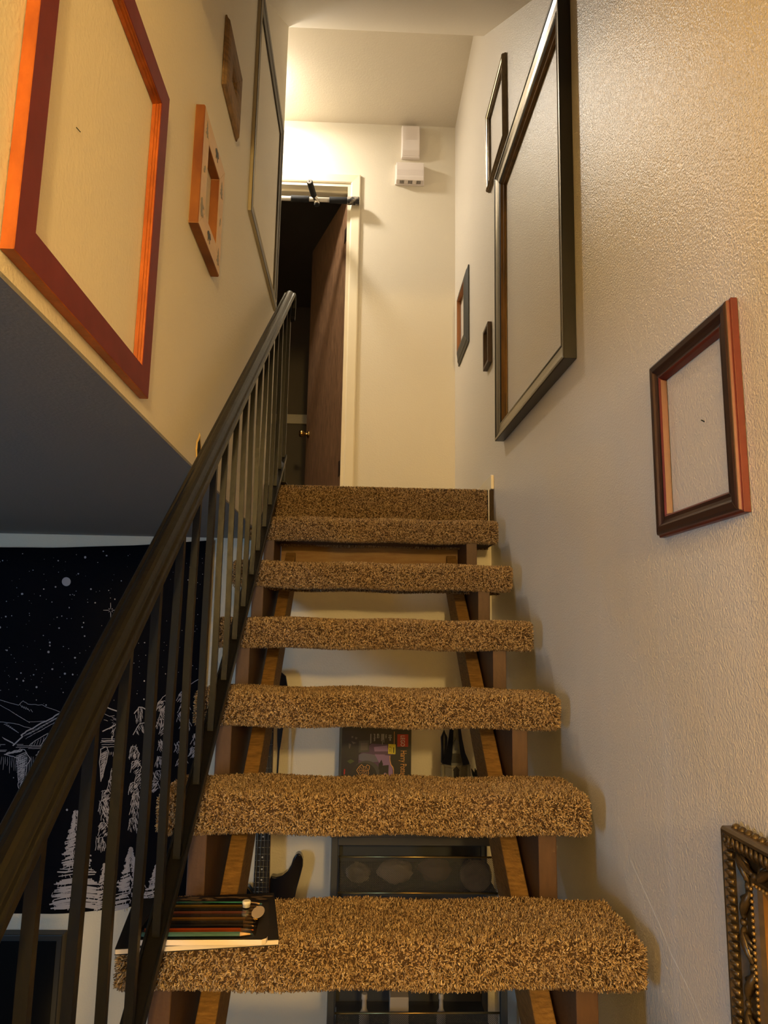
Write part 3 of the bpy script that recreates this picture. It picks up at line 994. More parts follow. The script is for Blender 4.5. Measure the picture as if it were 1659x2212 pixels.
disc(144, 1262, 9.6, 10.2, 20)                                        # moon
for (x, y, r) in ((8, 1214, 1.6), (127, 1214, 1.6), (185, 1206, 2.8), (224, 1192, 1.5), (231, 1202, 2), (166, 1200, 0.9), (212, 1218, 1), (170, 1244, 1.7), (121, 1274, 2.1), (50, 1290, 2.3),
                  (96, 1279, 1.5), (197, 1279, 2.2), (152, 1292, 1.4), (206, 1310, 1.7), (150, 1321, 1.6), (134, 1340, 1.3), (14, 1341, 1.9), (181, 1355, 1.7), (178, 1365, 2), (128, 1367, 1.8),
                  (0, 1365, 3.2), (183, 1385, 1.6), (108, 1399, 2), (105, 1420, 2.6), (108, 1406, 2.0), (16, 1416, 1.8), (162, 1433, 1.9), (140, 1468, 2.5), (157, 1470, 1.9), (113, 1458, 2.0), (79, 1497, 2.6),
                  (51, 1483, 1.9), (37, 1479, 1.8), (149, 1523, 1.9), (99, 1536, 1.7), (46, 1466, 1.6), (73, 1470, 1.7), (248, 1302, 1.5), (235, 1282, 1.2), (136, 1509, 1.4), (263, 1516, 1.3),
                  (180, 1668, 2.4), (143, 1758, 2.3), (310, 1525, 1.5), (311, 1485, 1.7), (336, 1330, 1.6), (335, 1351, 1.3), (378, 1378, 1.5), (312, 1400, 1.4), (240, 1463, 1.5), (276, 1358, 1.3),
                  (388, 1206, 1.8), (420, 1200, 1.7), (446, 1238, 1.4), (452, 1300, 1.5), (410, 1290, 1.3), (440, 1360, 1.2), (300, 1240, 1.5), (262, 1260, 1.3), (205, 1600, 1.2), (28, 1690, 1.1)):
    disc(x, y, r * rt.uniform(.85, 1.15), r * rt.uniform(.85, 1.15), 7)
for k in range(420):
    x, y = rt.uniform(-390, 455), rt.uniform(1195, 1535)
    r = rt.choice([0.5, 0.55, 0.6, 0.7, 0.8, 1.0, 1.3])
    disc(x, y, r, r, 5)
for k in range(14):
    disc(rt.uniform(-390, -10), rt.uniform(1200, 1520), rt.uniform(1.5, 2.6), rt.uniform(1.5, 2.6), 7)
for (a, L) in ((90, 17), (270, 17), (0, 16), (180, 16), (45, 6), (135, 6), (225, 6), (315, 6)):  # four-pointed star
    c_, s_ = math.cos(math.radians(a)), math.sin(math.radians(a))
    stroke([(239 + c_ * 3, 1327 - s_ * 3), (239 + c_ * L * .5, 1327 - s_ * L * .5), (239 + c_ * L, 1327 - s_ * L)], 1.3)
# distant ridges
stroke(poly_wob([(-60, 1540), (-30, 1526), (0, 1525), (40, 1536), (50, 1527), (60, 1534), (90, 1536), (130, 1552)], 4, .8), 1.0, False)
stroke(poly_wob([(0, 1536), (30, 1552), (60, 1572), (100, 1570)], 3, .8), 0.8, False)
stroke(poly_wob([(-40, 1570), (0, 1571), (30, 1575), (72, 1588)], 4, .8), 1.0, False)
for (x, y) in ((44, 1535), (48, 1537), (52, 1539), (56, 1540), (60, 1543), (66, 1545)):
    stroke([(x, y), (x + 4, y + 6)], 1.2)
for k in range(7):
    stroke([(8 + 4 * k, 1577 + 2.2 * k), (16 + 4 * k, 1576 + 3.2 * k)], 1.3)
for k in range(8):
    stroke([(4 + 3 * k, 1604 + 1.5 * k), (11 + 3 * k, 1610 + 1.5 * k)], 1.1)
for k in range(6):
    stroke([(18 + 8 * k, 1545 + 5 * k), (24 + 8 * k, 1549 + 5 * k)], 1.0)
# big mountain on the left
stroke(poly_wob([(28, 1622), (48, 1604), (44, 1600), (60, 1590), (100, 1570), (125, 1556), (142, 1549)], 4, 1.0), 2.6, False)
for k in range(16):
    x = 50 + 6 * k
    y = 1602 - 3.3 * k
    stroke(wob((x, y), (x + 18, y - 6), 3, .8), 1.0)
    stroke(wob((x + 4, y + 6), (x + 22, y - 3), 3, .8), 0.8)
stroke(poly_wob([(62, 1622), (75, 1612), (103, 1597), (96, 1610), (85, 1624)], 3, .8), 1.3, False)
for k in range(5):
    stroke([(70 + 6 * k, 1617 - 3 * k), (66 + 6 * k, 1624 - 1 * k)], 1.0)
# lake lines
for k, (y, x0, x1) in enumerate(((1623, -380, 110), (1626, -380, 106), (1629, 60, 102), (1632, -200, 14), (1634, -380, 12), (1620, -380, 50), (1614, 218, 262), (1617, 216, 262), (1622, 218, 250), (1627, 218, 262), (1610, 218, 258))):
    stroke(wob((x0, y), (x1, y), 8, .5), 1.0 if k != 6 else 2.2, False)
# left waterfall mass
stroke(poly_wob([(8, 1641), (30, 1634), (42, 1630), (52, 1632), (60, 1642), (64, 1652), (58, 1666), (54, 1690), (46, 1708), (44, 1722), (41, 1730), (39, 1708), (38, 1690), (36, 1668), (39, 1650), (28, 1644), (8, 1641)], 3, 1.5), 1.6, False)
for k in range(46):
    y = 1640 + k * 1.75
    w_ = max(2.0, 12 - k * 0.2)
    stroke(wob((46 - w_ + rt.uniform(-2, 2), y + 5), (46 + w_ + rt.uniform(-2, 2), y - 3), 3, 1.2), rt.uniform(0.9, 2.2))
for k in range(14):
    stroke(wob((12 + 2.2 * k, 1641 - .4 * k), (20 + 2.2 * k, 1636 - .3 * k), 2, 1), 2.0)
for k in range(16):
    x = 2 + 4.6 * k
    stroke(wob((x, 1646), (x - 1, 1646 + rt.uniform(8, 36)), 3, .6), 0.9)
stroke(poly_wob([(76, 1644), (86, 1634), (98, 1634), (90, 1646), (86, 1662)], 3, 1.2), 2.2, False)
for k in range(8):
    stroke(wob((76 + 2 * k, 1644 - k), (84 + 2 * k, 1638 - .6 * k), 2, 1), 1.8)
for k in range(10):
    stroke(wob((-30 - 26 * k, 1640), (-34 - 26 * k, 1700 + rt.uniform(-20, 20)), 5, 3), 3.0)


def hatch(cx, cy, w_, h_, ang, n, wd=1.0):
    c_, s_ = math.cos(ang), math.sin(ang)
    for k in range(n):
        a = rt.uniform(-w_, w_); b = rt.uniform(-h_, h_)
        L_ = rt.uniform(5, 13)
        x, y = cx + a, cy + b
        stroke(wob((x - c_ * L_ / 2, y - s_ * L_ / 2), (x + c_ * L_ / 2, y + s_ * L_ / 2), 2, .7), wd * rt.uniform(.7, 1.4))


# right-hand peaks, cliffs and falls seen between the bars
stroke(poly_wob([(228, 1541), (244, 1548), (266, 1556), (262, 1566), (245, 1582), (220, 1594)], 3, .8), 2.4, False)
stroke(poly_wob([(225, 1556), (236, 1562), (246, 1560)], 3, .8), 1.0, False)
hatch(250, 1588, 14, 8, 1.9, 16); hatch(240, 1570, 16, 6, 0.3, 6, .8); hatch(250, 1606, 12, 6, 1.6, 10)
stroke(poly_wob([(288, 1556), (300, 1542), (308, 1543), (318, 1552)], 3, .6), 2.2, False)
hatch(300, 1560, 8, 14, 1.5, 26, 1.1)
stroke(poly_wob([(286, 1602), (300, 1578), (312, 1576), (318, 1580)], 3, .6), 1.6, False)
hatch(300, 1590, 10, 10, 1.2, 18)
stroke(poly_wob([(340, 1534), (352, 1520), (362, 1514), (372, 1518)], 3, .6), 1.2, False)
stroke(poly_wob([(390, 1530), (394, 1508), (410, 1494), (426, 1484), (440, 1478)], 3, .6), 1.4, False)
for (cx, cy) in ((350, 1540), (355, 1560), (348, 1580), (356, 1592), (396, 1520), (398, 1545), (394, 1566), (400, 1580), (352, 1626), (346, 1660), (342, 1690), (388, 1630), (392, 1660), (426, 1612), (420, 1640), (330, 1712), (405, 1700)):
    hatch(cx, cy, 10, 10, rt.choice([1.1, 1.6, 2.2, 2.4]), 30)
    stroke(poly_wob([(cx - 14, cy + 10), (cx - 6, cy - 10), (cx + 6, cy - 12), (cx + 14, cy + 4)], 3, 1.5), 1.1, False)
stroke(poly_wob([(216, 1632), (228, 1626), (233, 1636), (228, 1660), (222, 1682), (216, 1700), (214, 1660), (216, 1632)], 3, .8), 1.6, False)
for k in range(26):
    stroke(wob((216, 1642 + 2.2 * k), (231 - .4 * k, 1634 + 2.2 * k), 2, .8), 1.3)
for k in range(8):
    stroke(wob((236 + 3.4 * k, 1638), (235 + 3.4 * k, 1638 + rt.uniform(6, 18)), 2, .4), 1.0)
for (cx, cy) in ((246, 1690), (240, 1710), (228, 1732), (222, 1752), (288, 1640), (292, 1670), (300, 1700), (286, 1716), (292, 1740), (228, 1770), (222, 1800), (290, 1760), (286, 1790), (214, 1830)):
    hatch(cx, cy, 9, 13, rt.choice([1.3, 1.6, 2.0, 2.3]), 30)
    stroke(poly_wob([(cx - 12, cy + 12), (cx - 7, cy - 12), (cx + 3, cy - 14), (cx + 11, cy + 2), (cx + 8, cy + 14)], 3, 1.5), 1.3, False)
for k in range(24):
    stroke(wob((252 - 0.5 * k, 1672 + 3 * k), (262 - .9 * k, 1668 + 3 * k), 2, .7), 1.2)


def tree(cx, ty, by, hw, dens=1.0):
    n = int((by - ty) / 3.0 * dens)
    for k in range(n):
        f_ = k / n
        y = ty + (by - ty) * f_
        w_ = hw * (0.10 + 0.9 * f_) * rt.uniform(0.75, 1.1)
        if rt.random() < 0.2 and f_ > .4:
            continue
        for sgn in (-1, 1):
            off = rt.uniform(0, .25) * w_
            stroke([(cx + sgn * off, y - 1), (cx + sgn * (off + w_) * .5, y + 1.6), (cx + sgn * w_, y + rt.uniform(1, 6))], rt.uniform(2.0, 4.6))
        for q in range(5):
            xx = cx + rt.uniform(-w_, w_)
            stroke([(xx, y), (xx + rt.uniform(-4, 4), y + rt.uniform(4, 8))], rt.uniform(1.2, 2.4))


tree(163, 1760, 1962, 60)
tree(280, 1838, 1962, 44)
tree(336, 1875, 1958, 40, .8)
tree(-30, 1800, 1966, 50); tree(-140, 1770, 1966, 60); tree(-250, 1830, 1966, 55); tree(-340, 1790, 1966, 55)
tree(424, 1822, 1880, 18, .8)
tree(222, 1870, 1962, 26, .8)
for (x, y) in ((409, 1902), (413, 1901), (417, 1902), (421, 1901)):
    stroke([(x, y - 2), (x + 1.5, y), (x + .5, y + 2)], 1.0)
stuff(pr.build('printed_drawing', m_print, tap, fix=False))

# ------------------------------------------------------------------ black screen below the tapestry
tv = thing('black_screen', 'flat black television screen on the lower wall below the tapestry', 'television', (-1.48, LB, -1.36))
MB().box(-1.935, -1.030, LB - 0.050, LB - 0.002, -1.615, -1.102).build('casing', mat('black_plastic', (14, 14, 18), 0.45), tv, bevel=0.003)
MB().box(-1.915, -1.050, LB - 0.0515, LB - 0.049, -1.590, -1.122).build('screen', mat('screen_glass', (8, 8, 12), 0.15, spec=0.6), tv)

# ------------------------------------------------------------------ shelf unit under the stairs
m_shelf = mat('dark_grey_metal', (74, 74, 72), 0.5, 0.3)
m_rod = mat('brass_rod', (176, 150, 96), 0.3, 0.9)
SX0, SX1, SY0, SY1 = -0.062, 0.500, 2.45, 2.82
SZT = -0.655
sh = thing('metal_shelf', 'dark grey metal shelf with mesh baskets under the stairs', 'shelf', (0.22, 2.63, FZ))
for x in (SX0, SX1 - 0.022):
    for y in (SY0, SY1 - 0.022):
        MB().box(x, x + 0.022, y, y + 0.022, FZ, SZT).build('upright', m_shelf, sh, bevel=0.002)
MB().box(SX0 - 0.004, SX1 + 0.004, SY0 - 0.004, SY1, SZT, SZT + 0.018).box(SX0 + 0.022, SX1 - 0.022, SY0, SY0 + 0.018, SZT - 0.024, SZT).build('top_shelf', m_shelf, sh, bevel=0.002)

MB().box(SX0 + 0.004, SX1 - 0.004, SY1 - 0.006, SY1 - 0.002, -1.32, SZT).build('back_panel', m_shelf, sh)


def basket(z0, z1):
    for z in (z0, z1):
        MB().tube([(SX0 + 0.024, SY0 + 0.012, z), (SX1 - 0.024, SY0 + 0.012, z)], 0.0032, 8).build('front_rod', m_rod, sh)
    MB().box(SX0 + 0.024, SX1 - 0.024, SY0 + 0.02, SY1 - 0.02, z0 - 0.010, z0 - 0.006).build('basket_floor', m_shelf, sh)
    g = MB()
    x0, x1, h = SX0 + 0.030, SX1 - 0.028, z1 - z0
    p = 0.0058
    k = 0
    y = SY0 + 0.013
    a = x0 - h
    while a < x1:
        for sgn in (1, -1):
            xa, za, xb, zb2 = (a, z0, a + h, z1) if sgn > 0 else (a, z1, a + h, z0)
            if xa < x0:
                t_ = (x0 - xa) / h; za = za + (zb2 - za) * t_; xa = x0
            if xb > x1:
                t_ = (x1 - xa) / (xb - xa); zb2 = za + (zb2 - za) * t_; xb = x1
            w = 0.00095
            g.add([(xa - w, y, za), (xa + w, y, za), (xb + w, y, zb2), (xb - w, y, zb2)], [(0, 1, 2, 3)])
        a += p
    stuff(g.build('wire_mesh', mat('mesh_wire', (96, 94, 88), 0.45, 0.5), sh, fix=False))


basket(-0.824, -0.716)
basket(-1.290, -1.172)
# things in the baskets
o = MB().tube([(0.408, 2.475, -0.777), (0.408, 2.494, -0.777)], [0.050, 0.052], 28).tube([(0.408, 2.473, -0.777), (0.408, 2.4755, -0.777)], [0.043, 0.045], 28).build('round_tin', mat('kraft_lid', (168, 146, 112), 0.7, noise=(40, (128, 110, 84), 0.2, (1, 1, 1))), bevel=0.001)
tag(o, 'round kraft-coloured tin standing at the right end of the upper mesh basket', 'tin')
pap = mat('crumpled_paper', (170, 160, 146), 0.8, noise=(30, (120, 108, 96), 0.2, (1, 1, 1)))


def lump(name, label, cat, c, r, sc, m, seed):
    rr = random.Random(seed)
    b = MB().ball(c, r, 12, 8, sc=sc)
    b.v = [(c[0] + (v[0] - c[0]) * rr.uniform(.82, 1.12), c[1] + (v[1] - c[1]) * rr.uniform(.82, 1.12), c[2] + (v[2] - c[2]) * rr.uniform(.85, 1.1)) for v in b.v]
    b.sm = [False] * len(b.sm)
    return tag(b.build(name, m), label, cat)


lump('crumpled_bag', 'crumpled pale bag at the left end of the upper mesh basket', 'bag', (0.028, 2.54, -0.788), 0.042, (1.0, 0.8, 0.75), pap, 1)
lump('folded_cloth', 'pale folded cloth in the middle of the upper mesh basket, left of centre', 'cloth', (0.150, 2.55, -0.786), 0.056, (1.1, 0.8, 0.66), mat('dusty_cloth', (150, 136, 122), 0.9), 2)
lump('dull_pouch', 'dull brown pouch beside the round tin in the upper mesh basket', 'pouch', (0.285, 2.56, -0.782), 0.052, (1.1, 0.8, 0.72), mat('dull_brown_cloth', (120, 98, 80), 0.9), 3)
for k, (x, w, lab) in enumerate(((0.055, 0.016, 'thin pale bottle at the left of the lower mesh basket'), (0.165, 0.030, 'wide pale carton in the middle of the lower mesh basket'), (0.300, 0.014, 'thin pale bottle at the right of the lower mesh basket'))):
    if k == 1:
        b = MB().box(x - w, x + w, 2.50, 2.55, -1.2955, -1.145)
        o = b.build('carton', mat('pale_card', (168, 156, 140), 0.7), bevel=0.003)
        tag(o, lab, 'carton')
    else:
        b = MB().tube([(x, 2.52, -1.2955), (x, 2.52, -1.200), (x, 2.52, -1.185), (x, 2.52, -1.160), (x, 2.52, -1.158), (x, 2.52, -1.142)], [w, w, w * .5, w * .45, w * .6, w * .55], 12)
        o = b.build('bottle', mat('pale_plastic', (178, 168, 156), 0.5))
        tag(o, lab, 'bottle', 'bottles in the lower mesh basket')

# ------------------------------------------------------------------ boxed toy set standing on end on the shelf
BZ0, BZ1 = SZT + 0.018, -0.278
BXL, BXR, BY = -0.038, 0.199, 2.555
bx = thing('toy_set_box', 'black and purple boxed building-brick set standing on end on the metal shelf', 'box', (0.08, 2.58, BZ0))
tl = 0.010
MB().prism([(BXL, BY), (BXR, BY - 0.004), (BXR + 0.004, BY + 0.070), (BXL - tl, BY + 0.072)], 'z', BZ0, BZ1).build('carton', mat('carton_side', (120, 98, 66), 0.7), bx, bevel=0.001)
U = (BXR - BXL) / 1105.0


def bp(u, v, lift=0.0006):
    """front-panel units measured from the visible panel: u right, v down"""
    x = BXL + (u - 290) * U
    return (x, BY - 0.004 * (x - BXL) / (BXR - BXL) - lift, -0.3355 - (v - 40) * U)


cols = {'black': (15, 13, 18), 'navy': (24, 20, 30), 'red': (168, 28, 24), 'yellow': (204, 188, 40), 'lav': (134, 104, 150), 'plum': (78, 52, 88), 'mist': (96, 94, 112), 'grey': (64, 62, 62),
        'gold': (206, 148, 78), 'white': (206, 204, 204), 'olive': (90, 84, 20), 'dk': (28, 26, 26), 'lit': (90, 82, 78), 'grn': (70, 80, 40)}
cm = {k: mat('print_' + k, v, 0.45) for k, v in cols.items()}


def panel(name, items):
    m = MB(); names = []
    for (c, pts, lift) in items:
        if c not in names:
            names.append(c)
        m.add([bp(u, v, lift) for (u, v) in pts], [tuple(range(len(pts)))], names.index(c))
    return m.build(name, [cm[c] for c in names], bx, fix=False)


circ = lambda cx, cy, r, n=30, a0=0, a1=360, ry=None: [(cx + r * math.cos(math.radians(a0 + (a1 - a0) * k / n)), cy + (ry or r) * math.sin(math.radians(a0 + (a1 - a0) * k / n))) for k in range(n + (a1 - a0 != 360))]
vb = 40 + (-0.3355 - BZ0) / U
vt = 40 + (-0.3355 - BZ1) / U
panel('printed_front', [
    ('black', [(293, vt + 4), (1392, vt + 4), (1392, vb - 4), (293, vb - 4)], 0.0004),
    ('navy', [(300, 60), (1110, 60), (1110, vb - 10), (300, vb - 10)], 0.0006),
    ('plum', [(560, 430), (760, 250), (1110, 260), (1110, 1000), (560, 1000)], 0.0008),
    ('mist', [(565, 420), (640, 395), (840, 420), (900, 520), (700, 540), (565, 500)], 0.0010),
    ('lav', [(800, 300), (1010, 275), (1040, 400), (960, 420), (1060, 430), (1100, 620), (1105, 900), (960, 900), (900, 560), (820, 420)], 0.0011),
    ('plum', [(750, 370), (1040, 362), (1040, 412), (780, 410)], 0.0013),
    ('grey', [(560, 210), (720, 200), (730, 380), (560, 390)], 0.0010), ('lit', [(590, 240), (700, 235), (705, 350), (590, 355)], 0.0012),
    ('dk', [(330, 260), (420, 235), (440, 300), (500, 320), (540, 460), (380, 470), (340, 380)], 0.0010), ('lit', [(400, 250), (440, 262), (420, 330), (405, 320)], 0.0012),
    ('lit', [(440, 140), (470, 132), (470, 165), (446, 170)], 0.0010), ('lit', [(500, 150), (540, 160), (520, 190), (500, 180)], 0.0010), ('lit', [(440, 215), (520, 240), (470, 262)], 0.0012),
    ('grn', [(380, 520), (440, 490), (500, 520), (430, 560)], 0.0010), ('red', [(334, 640), (356, 640), (352, 720), (332, 720)], 0.0010),
    ('grey', circ(690, 740, 232), 0.0014), ('dk', circ(650, 745, 205), 0.0016), ('black', circ(640, 750, 165), 0.0018),
    ('black', [(880, 560), (925, 490), (950, 560), (930, 620), (880, 640)], 0.0018),
    ('dk', [(890, 640), (940, 580), (1040, 570), (1030, 900), (890, 900)], 0.0016), ('lav', circ(985, 710, 22, 12), 0.0018),
    ('black', [(1070, 420), (1130, 410), (1130, 620), (1100, 600), (1075, 540), (1062, 470)], 0.0018),
    ('gold', [(1118, 60), (1126, 60), (1126, 410), (1118, 410)], 0.0020),
    ('gold', [(1052, 430), (1062, 430), (1062, 500), (1080, 560), (1112, 600), (1122, 640), (1122, 1000), (1112, 1000), (1112, 650), (1102, 610), (1070, 570), (1052, 505)], 0.0020),
    ('red', [(1170, 100), (1345, 100), (1345, 290), (1170, 290)], 0.0012),
    ('yellow', [(1030, 250), (1145, 255), (1143, 404), (1026, 400)], 0.0022),
    ('olive', [(1050, 285), (1062, 285), (1062, 310), (1050, 310)], 0.0024), ('olive', [(1050, 325), (1060, 325), (1060, 375), (1050, 375)], 0.0024), ('olive', [(1104, 300), (1124, 300), (1124, 385), (1104, 385)], 0.0024), ('olive', [(1076, 290), (1082, 290), (1082, 384), (1076, 384)], 0.0024),
    ('white', [(742, 100), (746, 100), (746, 250), (742, 250)], 0.0012), ('white', [(754, 100), (757, 100), (757, 240), (754, 240)], 0.0012),
    ('white', [(918, 98), (922, 98), (922, 210), (918, 210)], 0.0012), ('white', [(932, 98), (936, 98), (936, 262), (932, 262)], 0.0012), ('white', [(944, 98), (948, 98), (948, 190), (944, 190)], 0.0012), ('white', [(956, 98), (960, 98), (960, 230), (956, 230)], 0.0012),
])


def box_text(name, body, u, v, h, c, lift=0.0024, stretch=1.0):
    """lettering turned a quarter clockwise: it reads downwards; (u,v) = baseline start"""
    vs, fs = text_geo(body, h / 0.72)
    m = MB()
    m.add([bp(u + y, v + x * stretch, lift) for (x, y, z) in vs], fs)
    return m.build(name, cm[c], bx, fix=False)


box_text('lettering', 'LEGO', 1224, 116, 68, 'white', 0.0026, 0.70)
box_text('lettering', 'Harry Potter', 1226, 345, 100, 'gold', 0.0024, 0.545)
box_text('lettering', '10+', 1032, 100, 48, 'white')
box_text('lettering', '76404', 982, 100, 18, 'white')
box_text('lettering', '652', 848, 95, 34, 'white')
box_text('lettering', 'pcs/pzs', 800, 98, 28, 'white')
# gold crest line work on the black disc: a quartered shield between two ribbons
crest = MB()


def cstroke(pts, w=9):
    n = len(pts); L = []; R = []
    for i, p in enumerate(pts):
        a, b = pts[max(i - 1, 0)], pts[min(i + 1, n - 1)]
        dx, dy = b[0] - a[0], b[1] - a[1]; d = math.hypot(dx, dy) or 1
        L.append(bp(p[0] - dy / d * w / 2, p[1] + dx / d * w / 2, 0.0022)); R.append(bp(p[0] + dy / d * w / 2, p[1] - dx / d * w / 2, 0.0022))
    crest.add(L + R, [(i, i + 1, n + i + 1, n + i) for i in range(n - 1)])


cstroke([(534, 655), (575, 600), (612, 566), (640, 600), (680, 604), (700, 570), (738, 590), (730, 640), (715, 660), (728, 700), (700, 744), (670, 720), (620, 715), (588, 748), (566, 700), (534, 655)])
cstroke([(560, 655), (720, 652)], 6); cstroke([(640, 604), (636, 716)], 6)
cstroke([(575, 640), (600, 600), (622, 640)], 6); cstroke([(660, 640), (690, 610), (706, 640)], 6)
cstroke([(575, 672), (600, 706), (622, 672)], 6); cstroke([(655, 672), (690, 668), (700, 700), (668, 704), (655, 672)], 6)
crest.build('crest', cm['gold'], bx, fix=False)

# ------------------------------------------------------------------ toy castle tower
m_stone = mat('grey_toy_brick', (128, 122, 106), 0.5)
m_roof = mat('black_toy_roof', (20, 22, 30), 0.4)
ct = thing('toy_castle_tower', 'grey toy castle tower with dark conical roof, right of the toy box', 'toy castle', (0.36, 2.62, SZT + 0.018))
cb = MB(); c0x, c0y, zb0 = 0.358, 2.62, SZT + 0.018
hexr = lambda r, z, n=8: [(c0x + r * math.cos(2 * math.pi * (k + .5) / n), c0y + r * math.sin(2 * math.pi * (k + .5) / n), z) for k in range(n)]


def rings(mb, lst, n=8, mi=0):
    vs = []
    for (r, z) in lst:
        vs += hexr(r, z, n)
    fs = [(i * n + k, i * n + (k + 1) % n, (i + 1) * n + (k + 1) % n, (i + 1) * n + k) for i in range(len(lst) - 1) for k in range(n)]
    fs += [tuple(reversed(range(n))), tuple((len(lst) - 1) * n + k for k in range(n))]
    return mb.add(vs, fs, mi)


rings(cb, [(0.046, zb0), (0.046, zb0 + 0.02), (0.041, zb0 + 0.022), (0.041, -0.465), (0.044, -0.460), (0.044, -0.452)])
cb.build('tower_wall', m_stone, ct, bevel=0.001)
rings(MB(), [(0.052, -0.452), (0.050, -0.445), (0.036, -0.415), (0.026, -0.370), (0.018, -0.320), (0.012, -0.275), (0.003, -0.225)]).build('cone_roof', m_roof, ct)
MB().box(0.348, 0.366, 2.577, 2.590, -0.500, -0.470).prism([(0.345, -0.470), (0.369, -0.470), (0.357, -0.455)], 'y', 2.577, 2.590).build('window', m_slot, ct)
MB().box(0.352, 0.364, 2.586, 2.596, -0.405, -0.378).prism([(0.350, -0.378), (0.366, -0.378), (0.358, -0.366)], 'y', 2.586, 2.596).build('dormer', mat('slate_toy', (70, 76, 92), 0.4), ct)
MB().tube([(0.318, 2.612, -0.450), (0.318, 2.612, -0.400), (0.318, 2.612, -0.365), (0.318, 2.612, -0.340)], [0.010, 0.010, 0.012, 0.001], 8).build('side_turret', m_roof, ct)
for x in (0.312, 0.402):
    MB().tube([(x, 2.603, zb0), (x, 2.603, -0.455)], 0.007, 8).build('buttress', m_stone, ct)
pl = thing('toy_plant', 'small dark toy plant with upright leaves beside the toy castle tower', 'toy plant', (0.432, 2.60, zb0))
MB().box(0.412, 0.452, 2.58, 2.62, zb0, -0.505).build('base_block', m_stone, pl, bevel=0.001)
for k in range(7):
    a = k * 0.9
    MB().tube([(0.432, 2.60, -0.506), (0.432 + 0.012 * math.cos(a), 2.60 + 0.010 * math.sin(a), -0.488), (0.432 + 0.021 * math.cos(a), 2.60 + 0.015 * math.sin(a), -0.468)], [0.003, 0.006, 0.001], 6).build('leaf', mat('dark_toy_green', (30, 38, 30), 0.5), pl)

# ------------------------------------------------------------------ bass guitar hung on the lower wall
gy = 2.850
gt = thing('bass_guitar', 'dark glossy bass guitar hanging upright on the lower wall behind the stairs', 'bass guitar', (-0.322, 2.87, -0.95))
m_gl = mat('midnight_gloss_lacquer', (10, 10, 18), 0.12, spec=0.6, coat=0.6)
gxc = -0.323
outline = [(-0.352, -0.985), (-0.356, -0.955), (-0.372, -0.935), (-0.395, -0.935), (-0.410, -0.955), (-0.422, -0.930), (-0.440, -0.935), (-0.452, -0.975), (-0.458, -1.03), (-0.452, -1.09), (-0.456, -1.14), (-0.478, -1.20), (-0.482, -1.26),
           (-0.458, -1.315), (-0.400, -1.345), (-0.323, -1.352), (-0.250, -1.345), (-0.190, -1.310), (-0.166, -1.255), (-0.170, -1.19), (-0.195, -1.13), (-0.205, -1.08), (-0.204, -1.03), (-0.203, -0.985), (-0.194, -0.940),
           (-0.182, -0.895), (-0.175, -0.865), (-0.175, -0.842), (-0.181, -0.826), (-0.192, -0.819), (-0.203, -0.824), (-0.211, -0.838), (-0.218, -0.860), (-0.231, -0.882), (-0.250, -0.897), (-0.272, -0.902), (-0.288, -0.899), (-0.294, -0.906), (-0.294, -0.985)]
outline = [(a, b if b > -0.985 else -0.985 + (b + 0.985) * 0.78) for (a, b) in outline]
MB().prism(outline, 'y', 2.852, 2.892).build('body', m_gl, gt, bevel=0.005, seg=3)
MB().prism([(-0.352, -1.02), (-0.294, -1.02), (-0.302, -0.335), (-0.344, -0.335)], 'y', 2.842, 2.866).build('neck', mat('maple_neck', (150, 104, 60), 0.4), gt, bevel=0.004)
MB().prism([(-0.352, -1.02), (-0.294, -1.02), (-0.302, -0.335), (-0.344, -0.335)], 'y', 2.836, 2.842).build('fretboard', mat('dark_rosewood', (26, 19, 17), 0.45), gt)
nutz, brz = -0.335, -1.205
scale = brz - nutz
for k in range(1, 22):
    z = brz - scale * (2 ** (-k / 12))
    if z < -1.02:
        break
    f_ = (z + 0.335) / (-1.02 + 0.335)
    MB().tube([(-0.344 - 0.008 * f_, 2.8355, z), (-0.302 + 0.008 * f_, 2.8355, z)], 0.0011, 6).build('fret', mat('nickel', (170, 168, 160), 0.3, 0.9), gt)
for (ka, kb) in ((2, 3), (4, 5), (6, 7), (8, 9), (11, 12), (14, 15), (16, 17), (18, 19)):
    z = brz - scale * 0.5 * (2 ** (-ka / 12) + 2 ** (-kb / 12))
    if z > -1.0:
        MB().tube([(gxc, 2.8365, z), (gxc, 2.8354, z)], 0.0034, 10).build('inlay_dot', mat('pearl', (190, 186, 176), 0.3), gt)
for k in range(4):
    MB().tube([(gxc - 0.0165 + 0.011 * k, 2.834, nutz), (gxc - 0.0225 + 0.015 * k, 2.832, brz)], 0.0009 + 0.0002 * (3 - k), 6).build('string', mat('steel_string', (168, 166, 158), 0.3, 0.9), gt)
MB().prism([(-0.346, -0.338), (-0.300, -0.338), (-0.290, -0.30), (-0.272, -0.262), (-0.253, -0.222), (-0.262, -0.178), (-0.285, -0.160), (-0.335, -0.165), (-0.352, -0.20), (-0.352, -0.30)], 'y', 2.842, 2.858).build('headstock', m_gl, gt, bevel=0.002)
for k in range(4):
    zz = -0.195 - 0.034 * k
    MB().tube([(-0.352, 2.85, zz), (-0.366, 2.85, zz)], [0.004, 0.003], 8).tube([(-0.366, 2.85, zz), (-0.369, 2.85, zz), (-0.380, 2.85, zz)], [0.006, 0.010, 0.009], 10).build('tuning_peg', m_chrome, gt)
MB().box(-0.365, -0.281, 2.848, 2.853, -1.10, -1.06).build('pickup', m_slot, gt)
MB().box(-0.360, -0.286, 2.838, 2.853, -1.235, -1.195).build('bridge', m_chrome, gt)
st_pts = [(-0.268, -0.335, 0.010), (-0.277, -0.378, 0.0105), (-0.2785, -0.420, 0.0075), (-0.2795, -0.455, 0.0035), (-0.2800, -0.500, 0.0030), (-0.281, -0.550, 0.0028), (-0.281, -0.620, 0.004), (-0.282, -0.690, 0.006)]
mst = MB()
vs = []
